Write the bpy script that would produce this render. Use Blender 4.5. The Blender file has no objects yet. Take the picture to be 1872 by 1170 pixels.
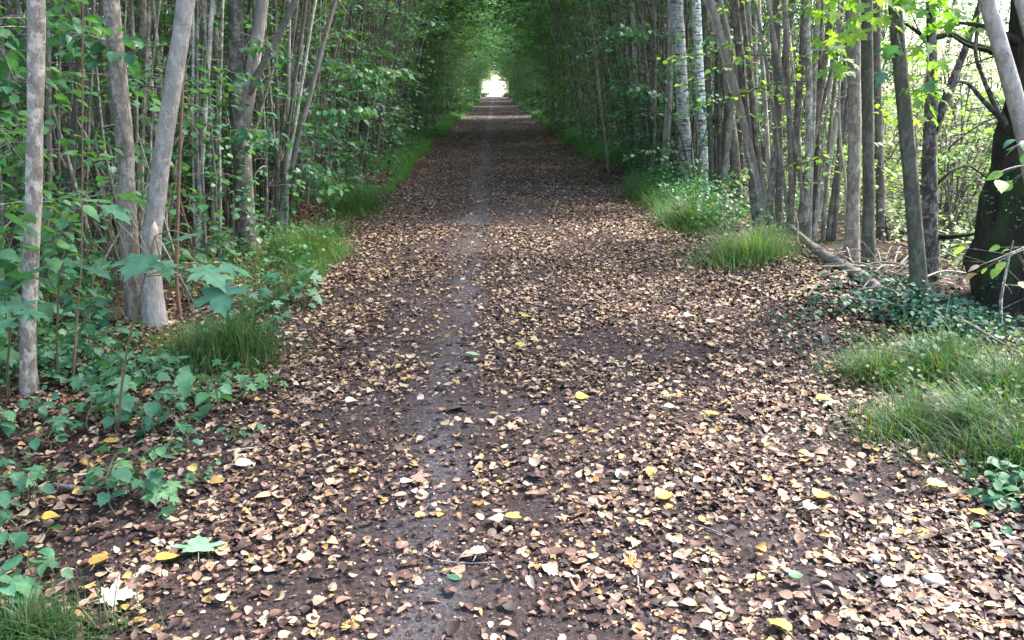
import bpy, math, numpy as np
from mathutils import Vector
R = math.radians
rng = np.random.default_rng(7)
S = bpy.context.scene
col = S.collection

# ------------------------------------------------------------------ camera
FPX = 1456.0; CAMH = 1.5
PITCH = math.atan((585-163)/FPX); YAW = math.atan(31/FPX)
cam = bpy.data.cameras.new('camera'); co = bpy.data.objects.new('camera', cam); col.objects.link(co)
cam.sensor_width = 36; cam.lens = 28; cam.clip_start = 0.05; cam.clip_end = 6000
co.location = (0, 0, CAMH); co.rotation_euler = (math.pi/2-PITCH, 0, -YAW)
S.camera = co

# ------------------------------------------------------------------ light
SUN_EL, SUN_AZ = R(52), R(62)          # azimuth clockwise from +Y (down the path), so from the right and ahead
w = bpy.data.worlds.new('World'); S.world = w; w.use_nodes = True
nt = w.node_tree; bg = nt.nodes['Background']
sky = nt.nodes.new('ShaderNodeTexSky'); sky.sky_type = 'NISHITA'; sky.sun_disc = False
sky.sun_elevation = SUN_EL; sky.sun_rotation = SUN_AZ
sky.air_density = 1.0; sky.dust_density = 2.0; sky.ozone_density = 1.0
nt.links.new(sky.outputs[0], bg.inputs[0]); bg.inputs[1].default_value = 0.15
sl = bpy.data.lights.new('sun', 'SUN'); sl.energy = 2.4; sl.angle = R(10); sl.color = (1, .96, .9)
so = bpy.data.objects.new('sun', sl); col.objects.link(so)
d = Vector((math.sin(SUN_AZ)*math.cos(SUN_EL), math.cos(SUN_AZ)*math.cos(SUN_EL), math.sin(SUN_EL)))
so.rotation_euler = d.to_track_quat('Z', 'Y').to_euler(); so.location = (20, 10, 30)
S.view_settings.view_transform = 'Standard'; S.view_settings.look = 'None'
S.view_settings.exposure = 2.62; S.view_settings.gamma = 1
S.cycles.max_bounces = 7; S.cycles.diffuse_bounces = 4; S.cycles.transmission_bounces = 5
S.cycles.glossy_bounces = 2; S.cycles.sample_clamp_indirect = 6

# ------------------------------------------------------------------ helpers
def ray(px, py):
    a = (px-936)/FPX; b = -(py-585)/FPX
    X = a; Y = math.cos(PITCH)+b*math.sin(PITCH); Z = -math.sin(PITCH)+b*math.cos(PITCH)
    c, s = math.cos(YAW), math.sin(YAW)
    return np.array([X*c+Y*s, -X*s+Y*c, Z])
def gp(px, py, z=0.0):                     # point on the ground seen at a place of the photo
    r = ray(px, py); p = r*((z-CAMH)/r[2]); p[2] = CAMH+p[2]; return p
def at(px, py, Y):                         # point standing Y metres down the path
    r = ray(px, py); p = r*(Y/r[1]); p[2] += CAMH; return p

def vnoise(x, y, seed=0):
    x = np.asarray(x, float); y = np.asarray(y, float)
    xi = np.floor(x).astype(np.int64); yi = np.floor(y).astype(np.int64); fx = x-xi; fy = y-yi
    fx = fx*fx*(3-2*fx); fy = fy*fy*(3-2*fy)
    def h(a, b):
        v = np.sin(a*127.1+b*311.7+seed*74.7)*43758.5453
        return v-np.floor(v)
    return (h(xi, yi)*(1-fx)+h(xi+1, yi)*fx)*(1-fy)+(h(xi, yi+1)*(1-fx)+h(xi+1, yi+1)*fx)*fy
def sm(x, a, b):
    t = np.clip((np.asarray(x, float)-a)/(b-a), 0, 1); return t*t*(3-2*t)
def H(x, y):                               # the lie of the land
    x = np.asarray(x, float); y = np.asarray(y, float)
    z = 0.035*(vnoise(x*1.3, y*1.3, 1)-.5)+0.02*(vnoise(x*4, y*4, 2)-.5)
    off = sm(np.abs(x), 1.7, 2.6)
    z = z+off*(0.05+0.10*(vnoise(x*.9, y*.9, 3)-.3))
    z = z-sm(x, 3.6, 6.0)*0.55*(1-sm(y, 9, 16)*.6)
    z = z-sm(-x, 3.5, 7.0)*0.2
    return z
def edge_l(y): return -1.55-0.20*(vnoise(y*.35, 0, 5)-.5)*2-0.0045*np.clip(y, 0, 80)-0.1*np.exp(-((y-3)/1.5)**2)+0.25*np.exp(-((y-2.6)/1.0)**2)
def edge_r(y): return 2.05+0.22*(vnoise(y*.35, 3, 6)-.5)*2+0.002*np.clip(y, 0, 80)

class Wood:
    """adds twigs to the leaf mesh they carry, in the second material"""
    def __init__(s, lf): s.lf = lf
    def add(s, V, F): s.lf.cur = 1; s.lf.add(V, F); s.lf.cur = 0
class MB:
    def __init__(s): s.V = []; s.F = []; s.n = 0; s.mi = []; s.cur = 0
    def add(s, V, F):
        V = np.asarray(V, float).reshape(-1, 3); s.V.append(V)
        for f in F:
            s.F.append(np.asarray(f, np.int64)+s.n); s.mi.append(s.cur)
        s.n += len(V)
    def build(s, name, mat, parent=None, loc=None, smooth=True):
        V = np.concatenate(s.V) if s.V else np.zeros((0, 3))
        if loc is not None: V = V-np.asarray(loc)
        me = bpy.data.meshes.new(name)
        me.vertices.add(len(V)); me.vertices.foreach_set('co', V.ravel())
        tot = np.concatenate([np.full(len(f), f.shape[1]) for f in s.F])
        lp = np.concatenate([f.ravel() for f in s.F])
        st = np.concatenate([[0], np.cumsum(tot)[:-1]])
        me.loops.add(len(lp)); me.loops.foreach_set('vertex_index', lp.astype(np.int32))
        me.polygons.add(len(tot)); me.polygons.foreach_set('loop_start', st.astype(np.int32))
        me.polygons.foreach_set('use_smooth', np.full(len(tot), smooth))
        for m_ in (mat if isinstance(mat, (list, tuple)) else [mat]): me.materials.append(m_)
        if max(s.mi): me.polygons.foreach_set('material_index', np.repeat(s.mi, [len(f) for f in s.F]).astype(np.int32))
        me.update(calc_edges=True); me.validate()
        o = bpy.data.objects.new(name, me); col.objects.link(o)
        if parent: o.parent = parent
        elif loc is not None: o.location = loc
        return o

def spline(P, n):
    P = np.asarray(P, float)
    t = np.concatenate([[0], np.cumsum(np.linalg.norm(np.diff(P, axis=0), axis=1))]); t /= t[-1]
    u = np.linspace(0, 1, n)
    Q = np.stack([np.interp(u, t, P[:, k]) for k in range(P.shape[1])], 1)
    for _ in range(3):
        Q[1:-1] = Q[1:-1]*.5+(Q[:-2]+Q[2:])*.25
    return Q
def tube(mb, P, rad, seg=8, rough=0.0, cap=True):
    P = np.asarray(P, float); n = len(P); rad = np.broadcast_to(rad, (n,)).astype(float)
    T = np.gradient(P, axis=0); T /= np.linalg.norm(T, axis=1)[:, None]+1e-9
    ref = np.array([0, 1, 0.01]) if abs(T[0, 1]) < .8 else np.array([1, 0, 0.01])
    A = np.cross(T, ref); A /= np.linalg.norm(A, axis=1)[:, None]+1e-9; B = np.cross(T, A)
    a = np.linspace(0, 2*math.pi, seg, endpoint=False)
    rr = rad[:, None]*np.ones((1, seg))
    if rough:
        rn = rng.normal(0, 1, (n, seg)); rn = (rn+np.roll(rn, 1, 1)+np.roll(rn, -1, 1))/1.7
        rr = rr*(1+rough*rn)
    V = P[:, None]+rr[..., None]*(np.cos(a)[None, :, None]*A[:, None]+np.sin(a)[None, :, None]*B[:, None])
    i = np.arange(n-1)[:, None]*seg; j = np.arange(seg)[None]; k = (j+1) % seg
    Fq = np.stack([i+j, i+k, i+seg+k, i+seg+j], -1).reshape(-1, 4)
    F = [Fq]
    Vv = V.reshape(-1, 3)
    if cap:
        Vv = np.concatenate([Vv, P[:1], P[-1:]])
        c0 = n*seg; jj = np.arange(seg); kk = (jj+1) % seg
        F.append(np.stack([kk, jj, np.full(seg, c0)], -1))
        F.append(np.stack([(n-1)*seg+jj, (n-1)*seg+kk, np.full(seg, c0+1)], -1))
    mb.add(Vv, F)

# leaf templates: base at the origin, tip along +Y, upper side +Z
def fold(P, c, dd):
    P = np.array(P, float); P[:, 2] += c*np.abs(P[:, 0])-dd*P[:, 1]**2; return P
T_SIMPLE = (fold([(0, 0, 0), (.36, .45, 0), (0, 1, 0), (-.36, .45, 0)], .25, .12), [np.array([(0, 1, 2), (0, 2, 3)])])
_ov = [(0, 0, 0), (.26, .12, 0), (.39, .38, 0), (.33, .64, 0), (.15, .87, 0), (0, 1.02, 0), (-.15, .87, 0), (-.33, .64, 0), (-.39, .38, 0), (-.26, .12, 0), (0, .38, 0), (0, .64, 0)]
T_OVATE = (fold(_ov, .22, .16), [np.array([(0, 1, 2, 10), (10, 2, 3, 11), (11, 3, 4, 5), (0, 10, 8, 9), (10, 11, 7, 8), (11, 5, 6, 7)])])
_mh = [(.14, -.07), (.30, -.06), (.47, -.10), (.40, .03), (.44, .11), (.30, .17), (.50, .22), (.62, .27), (.86, .46), (.66, .44), (.60, .55), (.46, .47), (.27, .44), (.30, .58), (.40, .72), (.26, .72), (.20, .86), (.10, .88)]
_mo = [(0, 0)]+_mh+[(0, 1.12)]+[(-x, y) for x, y in _mh[::-1]]
_m = np.array([(x, y, 0) for x, y in _mo]+[(0, .28, 0)], float)
_m[:, 2] = -.16*_m[:, 0]**2-.14*_m[:, 1]**2+.10*np.abs(_m[:, 0])
_n = len(_mo)
T_MAPLE = (_m, [np.array([(i, (i+1) % _n, _n) for i in range(_n)])])
_hx = [(0, 0, 0), (.20, -.02, 0), (.40, .16, 0), (.46, .36, 0), (.38, .44, 0), (.40, .58, 0), (.28, .66, 0), (.24, .80, 0), (.12, .86, 0), (0, 1.05, 0)]
_hx = _hx+[(-x, y, z) for x, y, z in _hx[-2:0:-1]]+[(0, .4, 0)]
_nh = len(_hx)-1
T_TOOTH = (fold(_hx, .18, .18), [np.array([(i, (i+1) % _nh, _nh) for i in range(_nh)])])

def basis(dirs, nrm):
    y = dirs/(np.linalg.norm(dirs, axis=1)[:, None]+1e-9)
    z = nrm-(nrm*y).sum(1)[:, None]*y; z /= np.linalg.norm(z, axis=1)[:, None]+1e-9
    x = np.cross(y, z)
    return np.stack([x, y, z], -1)
def scatter(mb, T, P, Rm, s, curl=None, xs_=None):
    V, F = T; N = len(P); k = len(V)
    VV = np.broadcast_to(V, (N, k, 3)).copy()
    if xs_ is not None: VV[:, :, 0] *= xs_[:, None]; VV[:, :, 0] += (xs_[:, None]-.9)*.5*VV[:, :, 1]**2
    if curl is not None:
        VV[:, :, 2] += curl[:, :1]*VV[:, :, 0]**2+curl[:, 1:2]*(VV[:, :, 1]-.5)**2+curl[:, 2:3]*VV[:, :, 0]*(VV[:, :, 1]-.5)
    s = np.broadcast_to(s, (N,))
    W = P[:, None]+s[:, None, None]*np.einsum('nij,nkj->nki', Rm, VV)
    mb.add(W.reshape(-1, 3), [(f[None]+np.arange(N)[:, None, None]*k).reshape(-1, f.shape[1]) for f in F])
def rand_leaves(mb, T, P, smin, smax, tilt=.45, droop=.25, curl=None):
    N = len(P); a = rng.uniform(0, 2*math.pi, N)
    dr = np.stack([np.cos(a), np.sin(a), -np.abs(rng.normal(droop, .25, N))], 1)
    nr = np.stack([rng.normal(0, tilt, N), rng.normal(0, tilt, N), np.ones(N)], 1)
    scatter(mb, T, P, basis(dr, nr), rng.uniform(smin, smax, N), curl)

# ------------------------------------------------------------------ materials
def newmat(name):
    m = bpy.data.materials.new(name); m.use_nodes = True; t = m.node_tree
    return m, t, t.nodes['Principled BSDF']
def N(t, ty, **kw):
    n = t.nodes.new(ty)
    for k, v in kw.items():
        if k in n.inputs: n.inputs[k].default_value = v
        else: setattr(n, k, v)
    return n
def ramp(t, stops, interp='LINEAR'):
    n = t.nodes.new('ShaderNodeValToRGB'); n.color_ramp.interpolation = interp
    e = n.color_ramp.elements
    while len(e) < len(stops): e.new(.5)
    for el, (p, c) in zip(e, stops): el.position = p; el.color = (*c, 1)
    return n
def noise(t, scale, detail=4, rough=.6, vec=None, dist=0):
    n = N(t, 'ShaderNodeTexNoise', Scale=scale, Detail=detail, Roughness=rough, Distortion=dist)
    if vec: t.links.new(vec, n.inputs['Vector'])
    return n
def mixc(t, fac, a, b, mode='MIX'):
    n = t.nodes.new('ShaderNodeMix'); n.data_type = 'RGBA'; n.blend_type = mode
    if isinstance(fac, (int, float)): n.inputs[0].default_value = fac
    else: t.links.new(fac, n.inputs[0])
    for i, v in ((6, a), (7, b)):
        if isinstance(v, tuple): n.inputs[i].default_value = (*v, 1)
        else: t.links.new(v, n.inputs[i])
    return n.outputs[2]
def mscale(t, sc, loc=(0, 0, 0)):
    c = t.nodes.new('ShaderNodeTexCoord'); m = t.nodes.new('ShaderNodeMapping')
    m.inputs['Scale'].default_value = sc; m.inputs['Location'].default_value = loc
    t.links.new(c.outputs['Object'], m.inputs[0]); return m.outputs[0]
def bump(t, h, strength, distance, b):
    n = N(t, 'ShaderNodeBump', Strength=strength, Distance=distance)
    t.links.new(h, n.inputs['Height']); t.links.new(n.outputs[0], b.inputs['Normal'])

def bark(name, dark, mid, light, bands=0.0, lichen_highlight=.5, moss=0.0, bscale=1.0):
    m, t, b = newmat(name)
    v = mscale(t, (1, 1, .35))
    n1 = noise(t, 20*bscale, 8, .75, v, .9)
    r1 = ramp(t, [(.3, dark), (.52, mid), (.75, light)]); t.links.new(n1.outputs[0], r1.inputs[0])
    c = r1.outputs[0]
    n2 = noise(t, 17*bscale, 9, .72, mscale(t, (1, 1, .8), (3, 1, 7)), .5)
    r2 = ramp(t, [(.57-.1*lichen_highlight, (0, 0, 0)), (.60-.09*lichen_highlight, (1, 1, 1))]); t.links.new(n2.outputs[0], r2.inputs[0])
    mm = t.nodes.new('ShaderNodeMath'); mm.operation = 'MULTIPLY'; mm.inputs[1].default_value = .75*min(1, lichen_highlight*1.4)
    t.links.new(r2.outputs[0], mm.inputs[0])
    c = mixc(t, mm.outputs[0], c, tuple(min(1, x*1.15) for x in light))
    if bands:
        n3 = noise(t, 6, 3, .6, mscale(t, (1.2, 1.2, 9)))
        r3 = ramp(t, [(.40, (0, 0, 0)), (.46, (1, 1, 1))]); t.links.new(n3.outputs[0], r3.inputs[0])
        inv = t.nodes.new('ShaderNodeMath'); inv.operation = 'MULTIPLY_ADD'; inv.inputs[1].default_value = -bands; inv.inputs[2].default_value = bands
        t.links.new(r3.outputs[0], inv.inputs[0])
        c = mixc(t, inv.outputs[0], c, dark)
    if moss:
        n4 = noise(t, 4, 5, .7, mscale(t, (1, 1, .6), (5, 5, 5)))
        r4 = ramp(t, [(.5-.12*moss, (0, 0, 0)), (.62-.08*moss, (1, 1, 1))]); t.links.new(n4.outputs[0], r4.inputs[0])
        c = mixc(t, r4.outputs[0], c, (.035, .055, .02))
    oi = t.nodes.new('ShaderNodeObjectInfo')
    rr = ramp(t, [(0, (.42, .40, .38)), (.5, (.9, .87, .83)), (1, (1.45, 1.42, 1.36))]); t.links.new(oi.outputs['Random'], rr.inputs[0])
    c = mixc(t, 1.0, c, rr.outputs[0], 'MULTIPLY')
    t.links.new(c, b.inputs['Base Color']); b.inputs['Roughness'].default_value = .85
    b.inputs['Specular IOR Level'].default_value = .25
    nb = noise(t, 38*bscale, 5, .7, mscale(t, (1, 1, .3)))
    bump(t, nb.outputs[0], 1.0, .02, b)
    return m
def leafmat(name, cols, trans=.4, rough=.5, tint=(1.35, 1.5, .5)):
    m, t, b = newmat(name)
    g = t.nodes.new('ShaderNodeNewGeometry')
    n = len(cols); r = ramp(t, [(i/(n-1) if n > 1 else 0, c) for i, c in enumerate(cols)])
    t.links.new(g.outputs['Random Per Island'], r.inputs[0])
    nn = noise(t, 30, 3, .6, mscale(t, (1, 1, 1)))
    r2 = ramp(t, [(.3, (.72, .72, .7)), (.7, (1.2, 1.2, 1.15))]); t.links.new(nn.outputs[0], r2.inputs[0])
    c = mixc(t, 1.0, r.outputs[0], r2.outputs[0], 'MULTIPLY')
    oi = t.nodes.new('ShaderNodeObjectInfo'); ro = ramp(t, [(0, (.8, .85, .85)), (.5, (1, 1, 1)), (1, (1.35, 1.15, .85))]); t.links.new(oi.outputs['Random'], ro.inputs[0])
    c = mixc(t, 1.0, c, ro.outputs[0], 'MULTIPLY')
    t.links.new(c, b.inputs['Base Color']); b.inputs['Roughness'].default_value = rough
    b.inputs['Specular IOR Level'].default_value = .35
    tr = t.nodes.new('ShaderNodeBsdfTranslucent')
    c2 = mixc(t, 1.0, c, tint, 'MULTIPLY'); t.links.new(c2, tr.inputs[0])
    mx = t.nodes.new('ShaderNodeMixShader'); mx.inputs[0].default_value = trans
    t.links.new(b.outputs[0], mx.inputs[1]); t.links.new(tr.outputs[0], mx.inputs[2])
    t.links.new(mx.outputs[0], t.nodes['Material Output'].inputs[0])
    return m
def plain(name, cols, rough=.9, scale=20, bmp=.3, bd=.01, spec=.3):
    m, t, b = newmat(name)
    nn = noise(t, scale, 6, .65, mscale(t, (1, 1, 1)))
    r = ramp(t, [(.3+.4*i/(len(cols)-1), c) for i, c in enumerate(cols)]); t.links.new(nn.outputs[0], r.inputs[0])
    t.links.new(r.outputs[0], b.inputs['Base Color']); b.inputs['Roughness'].default_value = rough
    b.inputs['Specular IOR Level'].default_value = spec
    bump(t, nn.outputs[0], bmp, bd, b); return m

M = {}
M['bark_grey'] = bark('bark_grey', (.08, .066, .052), (.20, .17, .14), (.44, .395, .335), lichen_highlight=.5, bands=.15)
M['bark_pole'] = bark('bark_pole', (.055, .048, .040), (.16, .145, .12), (.42, .40, .35), lichen_highlight=.5, bands=.25)  # lichen patches here also paint lit highlights on the stems
M['bark_brown'] = bark('bark_brown', (.075, .06, .05), (.18, .15, .125), (.38, .34, .30), lichen_highlight=.4, bands=.2)  # lit highlights painted in with the lichen patches
M['bark_birch'] = bark('bark_birch', (.05, .05, .05), (.55, .55, .54), (.80, .80, .79), lichen_highlight=.6, bands=.9)
M['bark_dark'] = bark('bark_dark', (.010, .009, .008), (.028, .022, .018), (.10, .075, .055), lichen_highlight=.05, moss=.1, bscale=1.2)
M['bark_green'] = bark('bark_green', (.07, .07, .05), (.17, .17, .13), (.33, .33, .28), lichen_highlight=.4)
M['bark_mottled'] = bark('bark_mottled', (.035, .032, .028), (.085, .078, .066), (.36, .345, .31), lichen_highlight=.55, bscale=1.1)  # light patches join lichen with the trunk's lit side, painted in
M['bark_smooth'] = bark('bark_smooth', (.13, .115, .10), (.26, .235, .21), (.42, .39, .355), lichen_highlight=.3, bands=.12, bscale=.8)
M['dead_wood'] = bark('dead_wood', (.16, .13, .11), (.30, .26, .22), (.48, .43, .38), lichen_highlight=.3)
M['scar'] = plain('cut_wood', [(.25, .17, .13), (.5, .4, .33)], scale=60)
M['leaf_hazel'] = leafmat('leaf_hazel', [(.05, .14, .075), (.075, .20, .10), (.045, .13, .07), (.11, .25, .12)], .42, .45)
M['leaf_canopy'] = leafmat('leaf_canopy', [(.06, .15, .075), (.08, .20, .09), (.065, .17, .08), (.13, .27, .12)], .45, .5)
M['leaf_backlit_lime'] = leafmat('leaf_backlit_lime', [(.18, .33, .07), (.25, .40, .09), (.15, .28, .07), (.32, .44, .13)], .55, .5)  # yellower base colour carries part of the backlit glow
M['leaf_sunlit_pale'] = leafmat('leaf_sunlit_pale', [(.38, .44, .27), (.46, .51, .34), (.54, .57, .42), (.32, .39, .24)], .5, .55, (1.3, 1.4, 1.0))  # sunlit brightness and haze of the right background put into the leaf colour
M['leaf_maple'] = leafmat('leaf_maple', [(.07, .18, .11), (.06, .16, .095)], .35, .6)
M['leaf_seedling'] = leafmat('leaf_seedling', [(.05, .15, .085), (.07, .19, .105), (.04, .125, .07), (.085, .20, .10)], .28, .5)
M['leaf_ivy'] = leafmat('leaf_ivy', [(.02, .08, .05), (.03, .11, .06), (.04, .13, .06)], .12, .55)
M['grass'] = leafmat('grass_blade', [(.038, .105, .038), (.055, .145, .042), (.035, .095, .04), (.085, .15, .05), (.20, .155, .08)], .35, .55)
M['grass_bright'] = leafmat('grass_blade_bright', [(.07, .19, .06), (.10, .25, .07), (.06, .16, .06), (.13, .23, .08)], .4, .55)
M['grass_pale'] = leafmat('grass_blade_pale', [(.10, .21, .09), (.15, .26, .12), (.09, .18, .07), (.30, .27, .16)], .35, .55)
M['green_stem'] = plain('green_stem', [(.10, .12, .05), (.16, .12, .07)], scale=30)
M['brown_stem'] = plain('brown_stem', [(.14, .07, .045), (.22, .13, .09)], scale=30)
M['stone'] = plain('stone', [(.35, .32, .28), (.6, .57, .5)], scale=25)

def litter(name, stops):
    m, t, b = newmat(name)
    g = t.nodes.new('ShaderNodeNewGeometry')
    r = ramp(t, stops); t.links.new(g.outputs['Random Per Island'], r.inputs[0])
    nn = noise(t, 45, 4, .6, mscale(t, (1, 1, 1)))
    r2 = ramp(t, [(.3, (.6, .57, .55)), (.7, (1.15, 1.15, 1.15))]); t.links.new(nn.outputs[0], r2.inputs[0])
    c = mixc(t, 1.0, r.outputs[0], r2.outputs[0], 'MULTIPLY')
    t.links.new(c, b.inputs['Base Color']); b.inputs['Roughness'].default_value = .6; b.inputs['Specular IOR Level'].default_value = .3
    return m
M['litter'] = litter('dry_leaf', [(0, (.022, .014, .013)), (.34, (.060, .033, .027)), (.54, (.125, .067, .050)), (.66, (.22, .125, .088)), (.77, (.36, .23, .15)), (.87, (.44, .32, .21)), (.92, (.30, .145, .055)), (.965, (.38, .25, .07)), (1, (.48, .40, .32))])
M['crumbs'] = litter('leaf_crumbs', [(0, (.03, .018, .016)), (.5, (.075, .043, .035)), (.8, (.15, .09, .07)), (1, (.34, .24, .19))])
M['litter_pale'] = litter('pale_dry_leaf', [(0, (.28, .17, .12)), (.4, (.38, .27, .19)), (.75, (.45, .36, .27)), (.88, (.42, .29, .08)), (1, (.50, .43, .34))])
M['yellow_leaf'] = leafmat('yellow_leaf', [(.40, .32, .06), (.45, .37, .09)], .15, .5)
M['orange_leaf'] = leafmat('orange_leaf', [(.34, .20, .05), (.38, .24, .06)], .15, .5)
M['palegreen_leaf'] = leafmat('pale_green_leaf', [(.22, .34, .22), (.20, .31, .20)], .1, .5)
M['white_leaf'] = leafmat('whitish_leaf', [(.50, .46, .38), (.44, .41, .34)], .1, .5)

def ground_mat(name, kind):
    m, t, b = newmat(name)
    tc = t.nodes.new('ShaderNodeTexCoord'); v = tc.outputs['Object']
    n1 = noise(t, 2.2, 6, .65, v); n2 = noise(t, 55, 6, .75, v); n3 = noise(t, 200, 3, .7, v)
    if kind == 'path':
        base = ramp(t, [(.32, (.022, .014, .013)), (.5, (.058, .037, .034)), (.62, (.105, .070, .062)), (.72, (.20, .145, .125))]); t.links.new(n2.outputs[0], base.inputs[0])
        grey = ramp(t, [(.3, (.038, .032, .034)), (.5, (.105, .094, .102)), (.7, (.23, .21, .22))]); t.links.new(n2.outputs[0], grey.inputs[0])
        sx = t.nodes.new('ShaderNodeSeparateXYZ'); t.links.new(v, sx.inputs[0])
        wob = noise(t, .5, 2, .5, v)
        ad = t.nodes.new('ShaderNodeMath'); ad.operation = 'MULTIPLY_ADD'; ad.inputs[1].default_value = .7
        t.links.new(wob.outputs[0], ad.inputs[0]); t.links.new(sx.outputs[0], ad.inputs[2])
        sb = t.nodes.new('ShaderNodeMath'); sb.operation = 'SUBTRACT'; t.links.new(ad.outputs[0], sb.inputs[0]); sb.inputs[1].default_value = .10
        ab = t.nodes.new('ShaderNodeMath'); ab.operation = 'ABSOLUTE'; t.links.new(sb.outputs[0], ab.inputs[0])
        rs = ramp(t, [(.02, (.9, .9, .9)), (.20, (0, 0, 0))]); t.links.new(ab.outputs[0], rs.inputs[0])
        rn = ramp(t, [(.35, (.35, .35, .35)), (.6, (1, 1, 1))]); t.links.new(n1.outputs[0], rn.inputs[0])
        f = mixc(t, 1.0, rs.outputs[0], rn.outputs[0], 'MULTIPLY')
        c = mixc(t, f, base.outputs[0], grey.outputs[0])
        rp = ramp(t, [(.5, (0, 0, 0)), (.68, (.45, .45, .45))]); t.links.new(n1.outputs[0], rp.inputs[0])
        c = mixc(t, rp.outputs[0], c, grey.outputs[0])
    elif kind == 'forest':
        r1 = ramp(t, [(.3, (.022, .015, .012)), (.48, (.05, .032, .025)), (.62, (.10, .065, .048)), (.74, (.2, .14, .10))]); t.links.new(n2.outputs[0], r1.inputs[0])
        c = r1.outputs[0]
        r4 = ramp(t, [(.52, (0, 0, 0)), (.62, (1, 1, 1))]); t.links.new(n1.outputs[0], r4.inputs[0])
        mf = t.nodes.new('ShaderNodeMath'); mf.operation = 'MULTIPLY'; mf.inputs[1].default_value = .5; t.links.new(r4.outputs[0], mf.inputs[0])
        c = mixc(t, mf.outputs[0], c, (.03, .05, .02))
    else:
        r1 = ramp(t, [(.35, (.50, .47, .36)), (.65, (.66, .62, .50))]); t.links.new(n1.outputs[0], r1.inputs[0]); c = r1.outputs[0]
    t.links.new(c, b.inputs['Base Color']); b.inputs['Roughness'].default_value = .9; b.inputs['Specular IOR Level'].default_value = .3
    ad2 = mixc(t, .4, n2.outputs[0], n3.outputs[0]); bump(t, ad2, 1.0, .035, b)
    return m

# ------------------------------------------------------------------ tagging
def tag(o, label=None, cat=None, group=None, kind=None):
    if label: o['label'] = label
    if cat: o['category'] = cat
    if group: o['group'] = group
    if kind: o['kind'] = kind
    return o
def empty(name, loc, rz=0):
    o = bpy.data.objects.new(name, None); o.empty_display_size = .2; col.objects.link(o)
    o.location = loc; o.rotation_euler = (0, 0, rz); return o
def copy_tree(o, parent=None):
    c = o.copy(); col.objects.link(c); c.parent = parent
    for ch in [x for x in KIDS.get(o.name, [])]: copy_tree(ch, c)
    return c
KIDS = {}
def part(o, parent):
    o.parent = parent; o.location = (0, 0, 0); KIDS.setdefault(parent.name, []).append(o); return o

# ------------------------------------------------------------------ ground
def sheet(name, xs, ys, mat, dz=0, fx=None):
    X, Y = np.meshgrid(xs, ys)
    if fx is not None: X, Y = fx(X, Y)
    Z = H(X, Y)+dz
    n, k = X.shape; i = np.arange(n-1)[:, None]*k; j = np.arange(k-1)[None]
    F = np.stack([i+j, i+j+1, i+k+j+1, i+k+j], -1).reshape(-1, 4)
    mb = MB(); mb.add(np.stack([X, Y, Z], -1), [F]); o = mb.build(name, mat)
    return tag(o, kind='structure')
xs = np.concatenate([[-2500, -400, -100, -40, -25, -18], np.arange(-14, 14, .16), [18, 25, 40, 100, 400, 2500]])
ys = np.concatenate([[-400, -50, -10, -4], np.arange(-1, 20, .16), np.arange(20, 60, .6), np.arange(60, 160, 3), [200, 400, 900, 3500]])
sheet('ground', xs, ys, ground_mat('forest_floor', 'forest'), dz=-.012)
py = np.concatenate([np.arange(-3, 20, .08), np.arange(20, 60, .4), np.arange(60, 158, 2)])
pxs = np.linspace(0, 1, 60)
def fx(U, Y):
    l = edge_l(Y)+.16*(vnoise(Y*2.5, 9, 8)-.5)-.12; r = edge_r(Y)+.16*(vnoise(Y*2.5, 4, 9)-.5)+.15
    return l+(r-l)*U, Y
sheet('path', pxs, py, ground_mat('path_soil', 'path'), dz=0.0, fx=fx)
X_, Y_ = np.meshgrid(np.linspace(-300, 300, 30), np.linspace(158.5, 1500, 30))
mb = MB(); kk = 30; i = np.arange(29)[:, None]*kk; j = np.arange(29)[None]
mb.add(np.stack([X_, Y_, 0*X_+.2], -1), [np.stack([i+j, i+j+1, i+kk+j+1, i+kk+j], -1).reshape(-1, 4)])
tag(mb.build('meadow', ground_mat('overexposed_meadow', 'meadow')), kind='structure')  # open meadow paled to blow out white, its glare put into the colour

# ------------------------------------------------------------------ fallen leaves (litter)
def litter_pts(n, y0, y1, x0, x1, power=1.0, dens=None):
    out = []
    while sum(len(o) for o in out) < n:
        m = n*2
        y = y0+(y1-y0)*rng.uniform(0, 1, m)**power; x = rng.uniform(x0, x1, m)
        p = dens(x, y); k = rng.uniform(0, 1, m) < p
        out.append(np.stack([x[k], y[k]], 1))
    P = np.concatenate(out)[:n]; return P
BARE = [(870, 1090, .22, .16), (960, 930, .16, .16), (1330, 960, .22, .12), (1520, 1065, .22, .12), (830, 860, .12, .2), (1270, 700, .3, .15), (560, 1080, .18, .1), (1400, 1000, .2, .1), (780, 960, .16, .1), (1120, 650, .3, .2), (1290, 640, .3, .2), (400, 1130, .2, .1)]
def dens_path(x, y):
    a = .34+.95*sm(vnoise(x*2.1+3, y*1.7, 11), .28, .66)*(.3+1.0*vnoise(x*6, y*5, 12))
    st = np.abs(x+.23)/.42
    a = a*(1-.68*(1-sm(st, .15, .7))*(.25+.75*sm(y, 2.8, 4.2)))
    a = a*(.62+.5*sm(np.abs(x-.0), .3, 1.4))*np.where(x < -.1, .85, 1.)
    for px_, py_, rx_, ry_ in BARE:
        q = gp(px_, py_); a = a*(1-.85*np.exp(-(((x-q[0])/rx_)**2+((y-q[1])/ry_)**2)*(.6+.9*vnoise(x*7, y*7, 51))))
    a = a*np.where((x > 0.05) & (x < 1.9) & (y < 3.0), .85, 1)
    return np.clip(a, 0, 1)
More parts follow.
